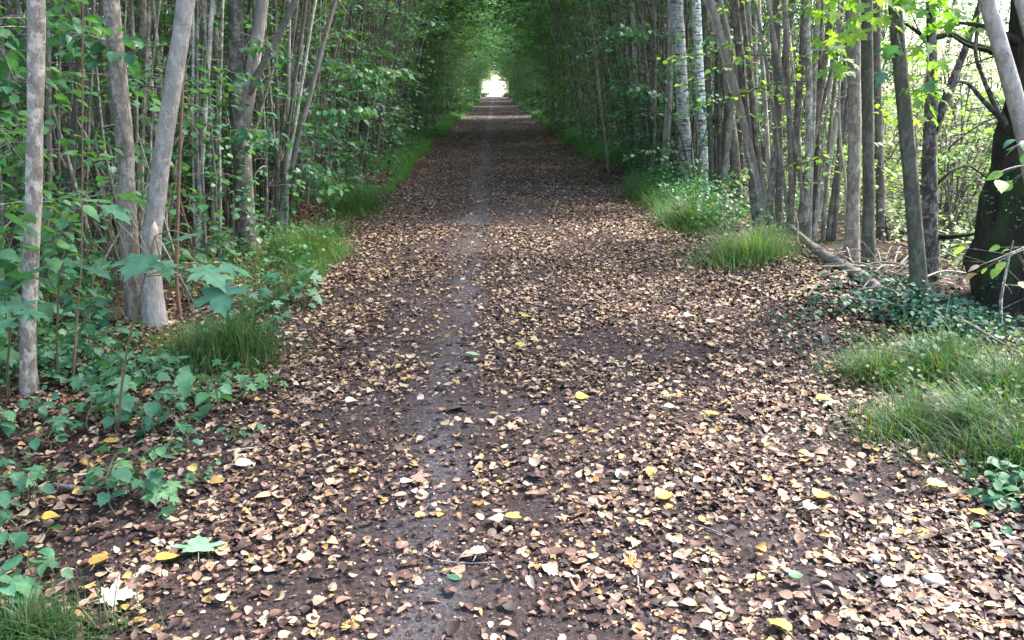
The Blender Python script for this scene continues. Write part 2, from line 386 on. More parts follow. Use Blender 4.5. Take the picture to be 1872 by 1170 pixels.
def litter_obj(name, mat, P, smin, smax, lift, T, label, cmax=.5, big=False):
    n = len(P); s = smin+(smax-smin)*rng.beta(1.1, 2.9, n)
    a = rng.uniform(0, 2*math.pi, n); tl = rng.normal(0, .20, (n, 2))
    dr = np.stack([np.cos(a), np.sin(a), rng.normal(0, .16, n)], 1); nr = np.stack([tl[:, 0], tl[:, 1], np.ones(n)], 1)
    cu = np.stack([rng.normal(.25, cmax*.9, n), rng.normal(0, cmax*.8, n), rng.normal(0, cmax, n)], 1)
    z = H(P[:, 0], P[:, 1])+.004+rng.uniform(0, lift, n)
    mb = MB(); scatter(mb, T, np.stack([P[:, 0], P[:, 1], z], 1), basis(dr, nr), s, cu, rng.uniform(.5, 1.35, n))
    o = mb.build(name, mat); return tag(o, label, 'leaves', kind='stuff')
P1 = litter_pts(105000, 1.2, 9, -2.4, 2.9, 1.0, dens_path)
P2 = litter_pts(90000, 9, 26, -2.5, 3.0, 1.2, dens_path)
P3 = litter_pts(40000, 26, 110, -2.4, 2.6, 1.2, dens_path)
litter_obj('leaf_litter', M['litter'], P1, .009, .058, .016, T_OVATE, 'brown and tan dead leaves strewn over the near part of the path')
litter_obj('leaf_litter', M['litter'], P2, .014, .065, .012, T_SIMPLE, 'brown dead leaves on the middle stretch of the path')
litter_obj('leaf_litter', M['litter'], P3, .03, .09, .01, T_SIMPLE, 'small dead leaves on the far dark stretch of the path')
Pm = litter_pts(900, 1.2, 9, -2.3, 2.8, 1.0, dens_path)
litter_obj('leaf_litter', M['litter'], Pm, .03, .085, .02, T_MAPLE, 'larger lobed brown leaves among the small ones')
P4 = litter_pts(3800, 1.2, 9, -2.3, 2.8, 1.1, dens_path)
litter_obj('leaf_litter', M['litter_pale'], P4, .025, .068, .02, T_TOOTH, 'pale cream birch leaves lying on top of the brown leaves nearby')
P5 = litter_pts(9000, 9, 48, -2.4, 2.8, 1.3, dens_path)
litter_obj('leaf_litter', M['litter_pale'], P5, .02, .06, .015, T_SIMPLE, 'pale leaves dotting the path farther away')
Pc = litter_pts(90000, 1.2, 8, -2.4, 2.9, 1.25, lambda x, y: np.clip(dens_path(x, y)+.15, 0, 1))
litter_obj('leaf_litter', M['crumbs'], Pc, .006, .022, .006, T_SIMPLE, 'crumbled dark leaf fragments between the leaves of the path')
Pf = litter_pts(60000, .5, 22, -8, 9, 1.0, lambda x, y: np.where((x < -1.5) | (x > 2.1), .9*(.3+.7*vnoise(x*2, y*2, 15)), 0.05))
litter_obj('leaf_litter', M['litter'], Pf, .03, .08, .02, T_SIMPLE, 'dead leaves under the trees on both sides of the path')

# ------------------------------------------------------------------ grass
def blades(mb, P, h, wid, lean=.5, base=None):
    n = len(P); h = np.broadcast_to(h, (n,)); a = rng.uniform(0, 2*math.pi, n)
    if base is not None: a = np.where(rng.uniform(0, 1, n) < .6, base+rng.normal(0, .7, n), a)
    L = np.abs(rng.normal(lean*1.25, .42, n)); h = h*np.where(rng.uniform(0, 1, n) < .12, 1.45, 1.0); dx = np.cos(a); dy = np.sin(a); px = -dy; pyy = dx
    ts = [0, .35, .7, 1.0]; V = np.zeros((n, 7, 3)); k = 0
    for q, t in enumerate(ts):
        cx = P[:, 0]+dx*L*h*t**2; cy = P[:, 1]+dy*L*h*t**2; cz = P[:, 2]+h*t*(1-.28*L*t)
        ww = wid*(1-t)*(.6+.8*t) if q else wid*.6
        if q < 3:
            V[:, k] = np.stack([cx+px*ww, cy+pyy*ww, cz], 1); V[:, k+1] = np.stack([cx-px*ww, cy-pyy*ww, cz], 1); k += 2
        else: V[:, k] = np.stack([cx, cy, cz], 1)
    o = np.arange(n)[:, None, None]*7
    mb.add(V.reshape(-1, 3), [(np.array([(0, 1, 3, 2), (2, 3, 5, 4)])[None]+o).reshape(-1, 4), (np.array([(4, 5, 6)])[None]+o).reshape(-1, 3)])
def tuft(x, y, rx, ry, n, h, mat, label, wid=.0035, base=None, name='grass_tuft'):
    mb = MB(); a = rng.uniform(0, 2*math.pi, n); r = np.abs(rng.normal(0, .52, n))*(.6+.8*vnoise(a*2, a*0+x, 3))
    X = x+rx*r*np.cos(a); Y = y+ry*r*np.sin(a); Z = H(X, Y)-.01
    hh = h*np.exp(-.5*r**2)*rng.uniform(.3, 1.25, n)*(.55+.9*vnoise(X*9, Y*9, 44))
    P = np.stack([X, Y, Z], 1)
    blades(mb, P, hh, wid, .55, base if base is not None else np.arctan2(Y-y, X-x))
    o = mb.build(name, mat, loc=(x, y, float(H(x, y)))); return tag(o, label, 'grass', group='grass tufts beside the path')
def strip(side, y0, y1, n, h, wid, mat, label):
    y = rng.uniform(y0, y1, n); e = edge_l(y) if side < 0 else edge_r(y)
    off = rng.gamma(2.0, .22, n); x = e+side*(off-.05)
    k = vnoise(x*1.4+7, y*.7, 21+side) > .42; x, y = x[k], y[k]
    hh = h*rng.uniform(.4, 1.1, len(x))*(.5+.9*vnoise(x*1.1, y*.8, 30))
    mb = MB(); blades(mb, np.stack([x, y, H(x, y)-.01], 1), hh, wid, .6)
    return tag(mb.build('grass', mat), label, 'grass', kind='stuff')
strip(-1, 6.0, 20, 17000, .20, .0045, M['grass_bright'], 'dark green grass along the left verge')
strip(-1, 20, 110, 16000, .34, .012, M['grass_bright'], 'grass along the far left verge')
strip(1, 7.5, 20, 15000, .20, .0045, M['grass_bright'], 'dark green grass along the right verge')
strip(1, 20, 110, 16000, .34, .012, M['grass_bright'], 'grass along the far right verge')
def T_(px, py_, *a, **k):
    p = gp(px, py_); return tuft(p[0], p[1], *a, **k)
T_(425, 660, .36, .42, 2600, .30, M['grass'], 'bushy green grass tuft at the left path edge, its foot browned', base=-1.0)
T_(560, 470, .42, .8, 2600, .26, M['grass'], 'low green grass patch left of the path below the first dense stems')
T_(655, 385, .45, 1.3, 2400, .28, M['grass'], 'long grass patch on the left verge farther along')
T_(1370, 485, .50, .42, 2600, .36, M['grass_pale'], 'pale fine-bladed grass tuft at the right path edge beside the fallen log')
T_(1265, 420, .45, .8, 2400, .34, M['grass'], 'dark green grass tuft behind the pale one on the right')
T_(1175, 365, .35, 1.0, 1600, .28, M['grass'], 'small grass patch on the right verge under the birch')
T_(1760, 800, .55, .42, 2300, .17, M['grass'], 'large arching green grass tuft in the right foreground', base=2.6)
T_(1690, 700, .48, .42, 1400, .18, M['grass'], 'grass tuft mixed with ivy on the right slope')
for (a_, b_, rx, ry, n_, h_, lb) in [(1610, 700, .35, .35, 1500, .17, 'dark grass tuft at the inner edge of the right bank'), (1830, 740, .5, .4, 2200, .20, 'grass tuft high on the right bank under the pale stick'), (1860, 850, .4, .3, 1800, .20, 'grass tuft at the right edge above the shiny ivy'), (1660, 790, .32, .26, 1400, .17, 'drooping grass tuft at the foot of the right bank'), (1760, 690, .45, .4, 1600, .18, 'grass tuft in the middle of the right bank'),
                                      (360, 640, .4, .4, 1500, .20, 'grass among the seedlings left of the browned tuft'), (480, 560, .35, .45, 1500, .20, 'short grass between the browned tuft and the left verge'), (600, 430, .4, .7, 1700, .22, 'grass patch where the left verge meets the path'), (1215, 380, .5, .9, 1500, .26, 'grass patch between the birch and the dark green tuft')]:
    T_(a_, b_, rx, ry, int(n_*.8), h_*.75, M['grass'], lb)
T_(60, 1165, .30, .18, 1300, .15, M['grass'], 'grass tuft in the bottom left corner', base=-.5)

# ------------------------------------------------------------------ trees: building blocks
def stem_line(x, y, h, lx, ly, wob, n=16):
    t = np.linspace(0, 1, n)
    ph = rng.uniform(0, 6, 4)
    X = x+lx*t**1.3+wob*(np.sin(t*5+ph[0])-np.sin(ph[0]))+wob*.4*(np.sin(t*13+ph[1])-np.sin(ph[1]))
    Y = y+ly*t**1.3+wob*(np.sin(t*4.3+ph[2])-np.sin(ph[2]))+wob*.4*(np.sin(t*11+ph[3])-np.sin(ph[3]))
    return np.stack([X, Y, -.25+(h+.25)*t], 1)
def spray(mbw, mbl, p, az, up, L, nl, ls, T, wood=True):
    t = np.linspace(0, 1, 5)
    Q = np.stack([p[0]+math.cos(az)*L*t, p[1]+math.sin(az)*L*t, p[2]+L*(up*t-.35*t*t)], 1)
    if wood: tube(mbw, Q, np.linspace(.004, .0015, 5)*(1+L), 3, cap=False)
    k = rng.uniform(.15, 1.05, nl)
    C = np.stack([np.interp(k, t, Q[:, i]) for i in range(3)], 1)
    side = rng.choice([-1, 1], nl)*rng.uniform(.6, 1.3, nl)
    a = az+side
    C += np.stack([np.cos(a), np.sin(a), np.zeros(nl)], 1)*rng.uniform(.0, .18, nl)[:, None]*L+rng.normal(0, .02, (nl, 3))
    dr = np.stack([np.cos(a), np.sin(a), -rng.uniform(.0, .6, nl)], 1)
    nr = np.stack([rng.normal(0, .35, nl), rng.normal(0, .35, nl), np.ones(nl)], 1)
    scatter(mbl, T, C, basis(dr, nr), ls*rng.uniform(.6, 1.15, nl))

def clump(name, ns, hgt, spread, rad, barkm, leafm, lean=1.5, n_low=14, n_high=60, ls=.075, leafT=T_SIMPLE, nl=14, merged=False, twigs=10, wob=.075, lowz=(.35, 3.2), highz=(3.0, 8), reach=2.4):
    root = empty(name, (0, 0, 0)); Lf = MB(); W = Wood(Lf); lines = []
    SM = MB()
    for q in range(ns):
        a = rng.uniform(0, 2*math.pi); r0 = rng.uniform(.03, .35)*(.5+ns/10)
        h = hgt*rng.uniform(.7, 1.1)
        Ls = stem_line(r0*math.cos(a), r0*math.sin(a), h, spread*math.cos(a)*rng.uniform(.2, 1.2)+lean*rng.uniform(.2, 1), spread*math.sin(a)*rng.uniform(.2, 1.2), wob)
        rr = rad*rng.choice([.45, .7, 1, 1.6])*rng.uniform(.8, 1.2)
        if merged: tube(SM, Ls[::2], np.linspace(rr, rr*.35, len(Ls[::2])), 5)
        else:
            s_ = MB(); tube(s_, Ls, np.linspace(rr, rr*.4, len(Ls))*(1+.25*np.exp(-np.arange(len(Ls)))), 7, .05)
            for _ in range(2):
                i = rng.integers(3, 9); p = Ls[i]; az = rng.uniform(0, 6.28); L = rng.uniform(.15, .5); tt = np.linspace(0, 1, 4)
                tube(s_, np.stack([p[0]+np.cos(az)*L*tt, p[1]+np.sin(az)*L*tt, p[2]+L*tt*rng.uniform(.1, 1)], 1), np.linspace(rr*.25, .001, 4), 3, cap=False)
            part(s_.build('stem', barkm), root)
        lines.append(Ls)
    for q in range(n_low):
        Ls = lines[rng.integers(ns)]; z = rng.uniform(*lowz); p = np.array([np.interp(z, Ls[:, 2], Ls[:, k]) for k in range(3)])
        spray(W, Lf, p, rng.uniform(0, 6.28), rng.uniform(0, .6), rng.uniform(.3, .8), nl, ls, leafT, not merged)
    for q in range(n_high):
        Ls = lines[rng.integers(ns)]; z = min(rng.uniform(*highz), Ls[-1, 2]); p = np.array([np.interp(z, Ls[:, 2], Ls[:, k]) for k in range(3)])
        az = rng.normal(0, 1.5); L = rng.uniform(.6, 1.0)*(reach if abs(az) < 1.2 else 1.1)
        t = np.linspace(0, 1, 4)
        Q = np.stack([p[0]+math.cos(az)*L*t, p[1]+math.sin(az)*L*t, p[2]+L*(.5*t-.25*t*t)], 1)
        tube(W, Q, np.linspace(.012, .004, 4), 3, cap=False)
        for _ in range(5):
            u = rng.uniform(.3, 1); pp = np.array([np.interp(u, t, Q[:, k]) for k in range(3)])
            spray(W, Lf, pp, az+rng.normal(0, .9), rng.uniform(-.1, .5), rng.uniform(.4, .8), nl, ls*1.25, T_SIMPLE, False)
    if merged: part(SM.build('stems', barkm), root); root['_m'] = 1
    part(Lf.build('foliage', [leafm, barkm]), root)
    return root

def merge_root(root, name):
    """turn a far clump into one mesh object (too small in the photo to show its parts)"""
    kids = KIDS.pop(root.name); V = []; F = []; mi = []; mats = []; n = 0
    me = bpy.data.meshes.new(name)
    for k, o in enumerate(kids):
        m = o.data; v = np.zeros(len(m.vertices)*3); m.vertices.foreach_get('co', v); v = v.reshape(-1, 3)
        lv = np.zeros(len(m.loops), np.int32); m.loops.foreach_get('vertex_index', lv)
        ls_ = np.zeros(len(m.polygons), np.int32); m.polygons.foreach_get('loop_start', ls_)
        pm = np.zeros(len(m.polygons), np.int32); m.polygons.foreach_get('material_index', pm)
        V.append(v); F.append((lv+n, ls_)); mi.append(pm+len(mats)); mats += list(m.materials); n += len(v)
    V = np.concatenate(V); lp = np.concatenate([f[0] for f in F])
    off = np.cumsum([0]+[len(f[0]) for f in F[:-1]]); st = np.concatenate([f[1]+o for f, o in zip(F, off)])
    me.vertices.add(len(V)); me.vertices.foreach_set('co', V.ravel()); me.loops.add(len(lp)); me.loops.foreach_set('vertex_index', lp.astype(np.int32))
    me.polygons.add(len(st)); me.polygons.foreach_set('loop_start', st.astype(np.int32))
    for m in mats: me.materials.append(m)
    me.polygons.foreach_set('material_index', np.concatenate(mi).astype(np.int32))
    me.update(calc_edges=True); me.validate()
    for o in kids: bpy.data.objects.remove(o)
    bpy.data.objects.remove(root)
    o = bpy.data.objects.new(name, me); col.objects.link(o); return o

def place(proto, used, x, y, rz, sc, label, cat, group):
    o = copy_tree(proto) if used else proto
    o.location = (x, y, float(H(x, y))); o.rotation_euler = (rng.normal(0, .06), rng.normal(0, .06), rz); o.scale = (sc, sc, sc*rng.uniform(.92, 1.1))
    return tag(o, label, cat, group)

# near multi-stemmed clumps (every stem a part)
near = [clump('coppice_clump', 10, 7.5, 1.0, .018, M['bark_pole'], M['leaf_hazel'], n_low=46, n_high=14, nl=12, leafT=T_OVATE),
        clump('coppice_clump', 12, 7.0, 1.3, .015, M['bark_grey'], M['leaf_hazel'], n_low=44, n_high=13, nl=12, leafT=T_OVATE),
        clump('coppice_clump', 8, 8.0, .8, .022, M['bark_pole'], M['leaf_canopy'], n_low=38, n_high=16, nl=12),
        clump('coppice_clump', 13, 6.5, 1.6, .012, M['bark_brown'], M['leaf_hazel'], n_low=50, n_high=12, nl=14, leafT=T_OVATE)]
used = [0]*4
def band(side, y):
    s = 'left' if side < 0 else 'right'
    return s, ('nearest' if y < 9 else 'middle' if y < 16 else 'farther')
cnt = 0
def near_rows(side, rows, y0, y1, step):
    global cnt
    for r, xr in enumerate(rows):
        y = y0+rng.uniform(0, step)
        while y < y1:
            x = side*(xr+rng.normal(0, .15)); k = int(rng.integers(4))
            if not (side > 0 and y < 8.4) and not (side > 0 and xr < 3.2 and 9.3 < y < 11.8) and not (side < 0 and y < 7.2 and xr < 3.2):
                s, b_ = band(side, y); rr = ('front', 'second', 'back', 'back')[r]
                place(near[k], used[k], x, y, (0 if side < 0 else math.pi)+rng.normal(0, .4), rng.uniform(.85, 1.15),
                      f'many-stemmed grey coppice tree in the {rr} row on the {s} side, {b_} stretch', 'tree', f'coppice trees of the {rr} {s} row, {b_} stretch')
                used[k] = 1; cnt += 1
            y += step*rng.uniform(.75, 1.3)
near_rows(-1, (2.75, 3.7, 4.9), 5.0, 24, .95)
near_rows(-1, (6.3, 8.0), 2.5, 20, 1.5)
near_rows(1, (3.05,), 8.6, 24, .95)
near_rows(1, (3.9, 5.0), 12, 24, 1.0)
near_rows(1, (6.4,), 14, 22, 1.6)

# straight single poles between the clumps
def pole(ns, h, rad, barkm):
    root = empty('slender_tree', (0, 0, 0)); s_ = MB(); Lf = MB(); W = Wood(Lf)
    Ls = stem_line(0, 0, h, rng.uniform(-.3, 1.2), rng.uniform(-.5, .5), .04, 20)
    tube(s_, Ls, np.linspace(rad, rad*.45, 20)*(1+.3*np.exp(-np.arange(20))), 9, .04)
    for _ in range(8):
        i = rng.integers(3, 12); p = Ls[i]; az = rng.uniform(0, 6.28); L = rng.uniform(.2, .8); tt = np.linspace(0, 1, 5)
        tube(s_, np.stack([p[0]+np.cos(az)*L*tt, p[1]+np.sin(az)*L*tt, p[2]+L*(tt*.6-.3*tt*tt)], 1), np.linspace(.007, .0015, 5), 3, cap=False)
    part(s_.build('trunk', barkm), root)
    for q in range(16):
        z = rng.uniform(3.4, h*.97); p = np.array([np.interp(z, Ls[:, 2], Ls[:, k]) for k in range(3)]); az = rng.uniform(0, 6.28); L = rng.uniform(.6, 1.8); t = np.linspace(0, 1, 4)
        Q = np.stack([p[0]+math.cos(az)*L*t, p[1]+math.sin(az)*L*t, p[2]+L*(.6*t-.3*t*t)], 1); tube(W, Q, np.linspace(.014, .004, 4), 3, cap=False)
        for _ in range(4):
            spray(W, Lf, Q[rng.integers(1, 4)], az+rng.normal(0, .9), .2, rng.uniform(.4, .8), 12, .09, T_SIMPLE, False)
    part(Lf.build('crown', [M['leaf_canopy'], barkm]), root)
    return root
poles = [pole(1, 9, .045, M['bark_grey']), pole(1, 8.5, .035, M['bark_pole']), pole(1, 10, .06, M['bark_brown']), pole(1, 9, .05, M['bark_birch'])]
pu = [0]*4
for side in (-1, 1):
    for q in range(44):
        y = rng.uniform(7.5 if side < 0 else 9.5, 30); x = side*(2.7+abs(rng.normal(0, 1.2))); y += 5 if side > 0 and 9.3 < y < 11.8 else 0; k = int(rng.choice([0, 1, 2, 3], p=[.40, .38, .16, .06]))
        s, b_ = band(side, y)
        kd = ('smooth grey', 'greenish grey', 'brown barked', 'white barked')[k]
        place(poles[k], pu[k], x, y, rng.uniform(0, 6.28), rng.uniform(.85, 1.15), f'{kd} slender straight tree among the coppice on the {s} side, {b_} stretch', 'tree', f'{kd} slender trees, {s} side, {b_} stretch')
        pu[k] = 1

# far clumps, one mesh each
far = [merge_root(clump('far_coppice', 7, 8.5, .8, .03, M['bark_grey'], M['leaf_canopy'], lean=1.2, n_low=90, n_high=56, ls=.11, nl=9, merged=True, highz=(3.0, 8), reach=2.9), 'coppice_tree'),
       merge_root(clump('far_coppice', 6, 9.5, .7, .034, M['bark_pole'], M['leaf_hazel'], lean=1.4, n_low=100, n_high=56, ls=.11, nl=9, merged=True, highz=(3.2, 8.5), reach=3.0), 'coppice_tree'),
       merge_root(clump('far_coppice', 8, 8, 1.0, .026, M['bark_grey'], M['leaf_canopy'], lean=1.0, n_low=115, n_high=52, ls=.11, nl=9, merged=True, highz=(2.9, 7.5), reach=2.8), 'coppice_tree')]
fu = [0]*3; nf = 0
GAPS = ((43, 48), (70, 77), (100, 108))          # clearings that let bars of light onto the path
for side in (-1, 1):
    for r, xr in enumerate((2.75, 4.0, 5.6)):
        y = 24+rng.uniform(0, 1)
        while y < 148:
            x = side*(xr+rng.normal(0, .30)); yy = y-max(0, x+1)*.53
            if any(a < yy < b for a, b in GAPS): y += .7; continue
            k = int(rng.integers(3)); o = far[k]
            if fu[k]: o = far[k].copy(); col.objects.link(o)
            fu[k] = 1; nf += 1
            s = 'left' if side < 0 else 'right'; z_ = 'beyond the dark middle' if y > 60 else 'before the dark far end'
            o.location = (x, y, float(H(x, y))); o.rotation_euler = (0, 0, (0 if side < 0 else math.pi)+rng.normal(0, .4)); q = rng.uniform(.75, 1.25); o.scale = (q, q, q)
            tag(o, f'distant leafy coppice tree in the {("first", "second", "third")[r]} {s} row, {z_}', 'tree', f'distant trees of the {s} row {r+1}, {z_}')
            y += (1.5+.016*(y-24))*rng.uniform(.8, 1.25)*(1, 1.25, 1.6)[r]
print('near', cnt, 'far', nf)

# ------------------------------------------------------------------ woodland behind the rows
def wood(name, label, x0, x1, y0, y1, nst, nlf, hmax, leafm, ls, zmin=.0):
    mb = MB()
    for _ in range(nst):
        x, y = rng.uniform(x0, x1), rng.uniform(y0, y1); L = stem_line(x, y, rng.uniform(5, hmax), rng.normal(0, .6), rng.normal(0, .6), .06, 7)
        L[:, 2] += float(H(x, y)); r = rng.uniform(.015, .06); tube(mb, L, np.linspace(r, r*.5, 7), 5)
    o = mb.build(name+'_stems' if False else 'far_stems', M['bark_grey']); tag(o, label+', the bare stems', 'trees', kind='stuff')
    mb = MB(); nc = nlf//40
    C = np.stack([rng.uniform(x0, x1, nc), rng.uniform(y0, y1, nc), zmin+(hmax+1)*rng.uniform(0, 1, nc)**.8], 1)
    P = np.repeat(C, 40, 0)+rng.normal(0, 1, (nc*40, 3))*np.array([.6, .6, .3]); P[:, 2] = np.maximum(P[:, 2], H(P[:, 0], P[:, 1])+.1)
    rand_leaves(mb, T_SIMPLE, P, ls*.6, ls*1.3)
    o = mb.build(name, leafm); tag(o, label+', the leaves', 'trees', kind='stuff')
wood('woodland', 'deep shaded woodland behind the left rows', -24, -8.5, -2, 60, 420, 130000, 9, M['leaf_canopy'], .16)
wood('woodland', 'woodland behind the right rows farther along', 7.5, 18, 22, 70, 220, 70000, 9, M['leaf_canopy'], .16)
wood('woodland', 'far woodland flanking the end of the path at left', -16, -7, 60, 150, 120, 60000, 10, M['leaf_canopy'], .3)
wood('woodland', 'far woodland flanking the end of the path at right', 7, 16, 70, 150, 120, 60000, 10, M['leaf_canopy'], .3)

# ------------------------------------------------------------------ bright shrubs beyond the right hand trees
def shrub(x, y, rx, h, n, ls, leafm, label, grp, stems=7, T=T_SIMPLE, zlow=.1):
    g = float(H(x, y)); root = empty('shrub', (x, y, g)); W = MB(); Lf = MB(); W2 = Wood(Lf)
    for _ in range(stems):
        a = rng.uniform(0, 6.28); L = stem_line(0, 0, h*rng.uniform(.7, 1), rx*math.cos(a)*rng.uniform(.3, 1), rx*math.sin(a)*rng.uniform(.3, 1), .06, 9)
        tube(W, L, np.linspace(.02, .005, 9), 4)
        for _ in range(int(n/stems/14)):
            z = h*rng.uniform(zlow, .95); p = np.array([np.interp(z, L[:, 2], L[:, k]) for k in range(3)])
            az = rng.uniform(0, 6.28); l2 = rng.uniform(.3, 1)*rx*.8; t = np.linspace(0, 1, 4)
            Q = np.stack([p[0]+math.cos(az)*l2*t, p[1]+math.sin(az)*l2*t, p[2]+l2*(.3*t-.2*t*t)], 1); tube(W2, Q, np.linspace(.006, .002, 4), 3, cap=False)
            spray(W2, Lf, Q[rng.integers(1, 4)], az+rng.normal(0, .6), .2, rng.uniform(.3, .7), 14, ls, T, False)
    part(W.build('stems', M['bark_pole']), root); part(Lf.build('foliage', [leafm, M['bark_pole']]), root)
    return tag(root, label, 'shrub', grp)
sh = [(6.8, 9.5), (8.2, 8.0), (9.8, 11), (7.5, 12.5), (11, 8.5), (9, 14.5), (12.5, 11.5), (6.6, 14.8), (11.2, 15.5), (14, 14), (10.5, 6.0), (13.5, 8.5), (16, 17), (13, 19), (9, 19), (16, 11)]
for i, (x, y) in enumerate(sh):
    shrub(x, y, 1.5, rng.uniform(3, 5.5), 1900, .10, M['leaf_sunlit_pale'], 'pale sunlit shrub in the open beyond the right hand trees', 'sunlit shrubs beyond the right hand trees')

us = [(5.6, 7.4, 2.4), (6.4, 8.8, 2.8), (5.4, 9.4, 2.4), (7.6, 10.2, 3), (4.9, 8.3, 1.8), (6.0, 11.2, 2.8), (5.2, 11.4, 2.2), (8.6, 11.6, 3), (7.2, 7.4, 2.2), (5.8, 6.0, 1.3), (8.4, 9.2, 2.6), (6.8, 13, 3), (4.8, 10.2, 2), (9.6, 9.6, 2.6), (10.6, 12.8, 3.2), (7.6, 6.0, 1.6)]
for i, (x, y, h) in enumerate(us):
    shrub(x, y, 1.0, h, 1500, .058, M['leaf_sunlit_pale' if i % 4 else 'leaf_backlit_lime'], 'low tangled bush with small leaves coloured sunlit-pale behind the right hand trunks', 'tangled bushes behind the right hand trunks', 11, T_OVATE if i < 8 else T_SIMPLE, .02)

# ------------------------------------------------------------------ individual trees read from the photo
def tree(name, pts, Y, w0, barkm, label, leafm='leaf_canopy', top=9, seg=12, rough=.04, base_flare=.6, crown=True, lean_y=0.0, cat='tree', extra=None, kinks=()):
    """pts: places of the trunk's centre from foot to top of the frame, w0: widths there in photo pixels"""
    P = []; Rr = []
    z0 = None
    for i, ((px, py_), wd) in enumerate(zip(pts, w0)):
        Yi = Y+lean_y*i/len(pts); p = at(px, py_, Yi); P.append(p); Rr.append(wd*.47*Yi*.94/FPX)
    P = np.array(P); Rr = np.array(Rr)
    gz = float(H(P[0, 0], P[0, 1])); P0 = P[0].copy(); P0[2] = min(gz, P0[2])-.2
    d_ = P[-1]-P[-2]; d_ /= np.linalg.norm(d_); d_ = d_+np.array([0, 0, .6]); d_ /= np.linalg.norm(d_)
    up = [P[-1]+d_*s_ for s_ in np.linspace(.8, max(1, top-P[-1][2]), 6)]
    A = np.concatenate([[P0], P, up]); RA = np.concatenate([[Rr[0]*(1+base_flare)], Rr, np.linspace(Rr[-1]*.97, Rr[-1]*.45, 6)])
    Q = spline(np.concatenate([A, RA[:, None]], 1), 46)
    base = (P[0][0], P[0][1], gz)
    root = empty(name, base); mb = MB(); tube(mb, Q[:, :3], Q[:, 3], seg, rough)
    tr = mb.build('trunk', barkm, loc=base); part(tr, root)
    if crown:
        Lf = MB(); W = Wood(Lf); zt = A[-1][2]
        for q in range(18):
            z = rng.uniform(3.3, zt); p = np.array([np.interp(z, Q[:, 2], Q[:, k]) for k in range(3)]); az = rng.uniform(0, 6.28); L = rng.uniform(.8, 2.2); t = np.linspace(0, 1, 4)
            B = np.stack([p[0]+math.cos(az)*L*t, p[1]+math.sin(az)*L*t, p[2]+L*(.6*t-.3*t*t)], 1); tube(W, B, np.linspace(.018, .004, 4), 4, cap=False)
            for _ in range(4): spray(W, Lf, B[rng.integers(1, 4)], az+rng.normal(0, .9), .2, rng.uniform(.4, .9), 12, .10, T_SIMPLE, False)
        part(Lf.build('crown', [M[leafm], barkm], loc=base), root)
    tag(root, label, cat)
    return root, base
def limb(root, base, pts, w0, barkm, name='branch', seg=7, rough=.06):
    """pts: (px, py, Y)"""
    P = np.array([at(*p) for p in pts]); r = np.array([wd*.5*p[2]/FPX for wd, p in zip(w0, pts)])
    Q = spline(np.concatenate([P, r[:, None]], 1), 18); mb = MB(); tube(mb, Q[:, :3], Q[:, 3], seg, rough)
    for _ in range(3):
        i = rng.integers(5, 16); p = Q[i, :3]; dv = rng.normal(0, 1, 3); dv /= np.linalg.norm(dv); t = np.linspace(0, 1, 4)[:, None]; L = rng.uniform(.15, .5)
        tube(mb, p+dv*L*t, np.linspace(Q[i, 3]*.4, .0012, 4), 3, cap=False)
    o = mb.build(name, barkm, loc=base); return part(o, root) if root else o

tA = tree('maple_tree', [(50, 745), (48, 640), (52, 560), (60, 440), (64, 300), (66, 120), (69, -20)], 3.75, [34, 31, 30, 30, 31, 31, 30], M['bark_grey'], 'grey-barked tree nearest the camera at the far left edge')
tB = tree('maple_tree', [(252, 625), (243, 540), (234, 430), (233, 320), (226, 210), (209, 90), (202, -20)], 5.0, [42, 36, 35, 35, 34, 31, 30], M['bark_brown'], 'brownish tree standing just left of the leaning grey one')
tC = tree('maple_tree', [(284, 600), (270, 520), (268, 460), (282, 390), (298, 280), (318, 130), (347, -20)], 4.95, [46, 40, 36, 36, 35, 34, 33], M['bark_smooth'], 'pale grey tree leaning right with a cut scar low on its trunk')
p = at(280, 425, 4.75); mb = MB(); tube(mb, spline([at(283, 405, 4.86), at(281, 430, 4.85), at(277, 462, 4.86)], 6), [.005, .024, .03, .03, .022, .005], 8); part(mb.build('bark_scar', M['scar'], loc=tC[1]), tC[0])
tD = tree('forked_tree', [(455, 470), (448, 400), (444, 300), (438, 230), (432, 120), (430, -20)], 7.3, [44, 38, 36, 38, 30, 27], M['bark_pole'], 'thick tree on the left whose trunk forks in two at head height')
limb(tD[0], tD[1], [(440, 250, 7.3), (455, 150, 7.3), (480, 20, 7.3), (498, -90, 7.4), (520, -400, 7.4), (530, -1100, 7.5), (560, -2400, 7.6)], [30, 24, 20, 18, 15, 11, 5], M['bark_smooth'], 'limb')
limb(tD[0], tD[1], [(446, 190, 7.3), (475, 120, 7.25), (512, 60, 7.2), (560, -20, 7.2), (620, -300, 7.2), (660, -900, 7.3)], [16, 12, 10, 8, 7, 3], M['bark_smooth'], 'limb')
tree('maple_tree', [(160, 520), (150, 300), (134, 60), (118, -20)], 7.4, [24, 23, 22, 21], M['bark_grey'], 'mid grey tree partly hidden behind the leftmost trunks')
tree('maple_tree', [(300, 500), (285, 300), (266, 80), (256, -20)], 7.2, [22, 20, 19, 18], M['bark_grey'], 'slim grey tree seen between the brownish and the leaning trunk')
tree('thin_dead_tree', [(322, 520), (326, 360), (332, 200), (338, 60), (345, -20)], 5.2, [8, 7, 6, 5, 4], M['brown_stem'], 'very thin reddish brown dead stem beside the leaning grey tree', crown=False, seg=6, top=3)
tree('thin_dead_tree', [(130, 730), (138, 640), (142, 560), (150, 480)], 3.9, [7, 6, 4, 3], M['brown_stem'], 'thin bare reddish sapling stem right of the leftmost tree', crown=False, seg=6, top=2.0)

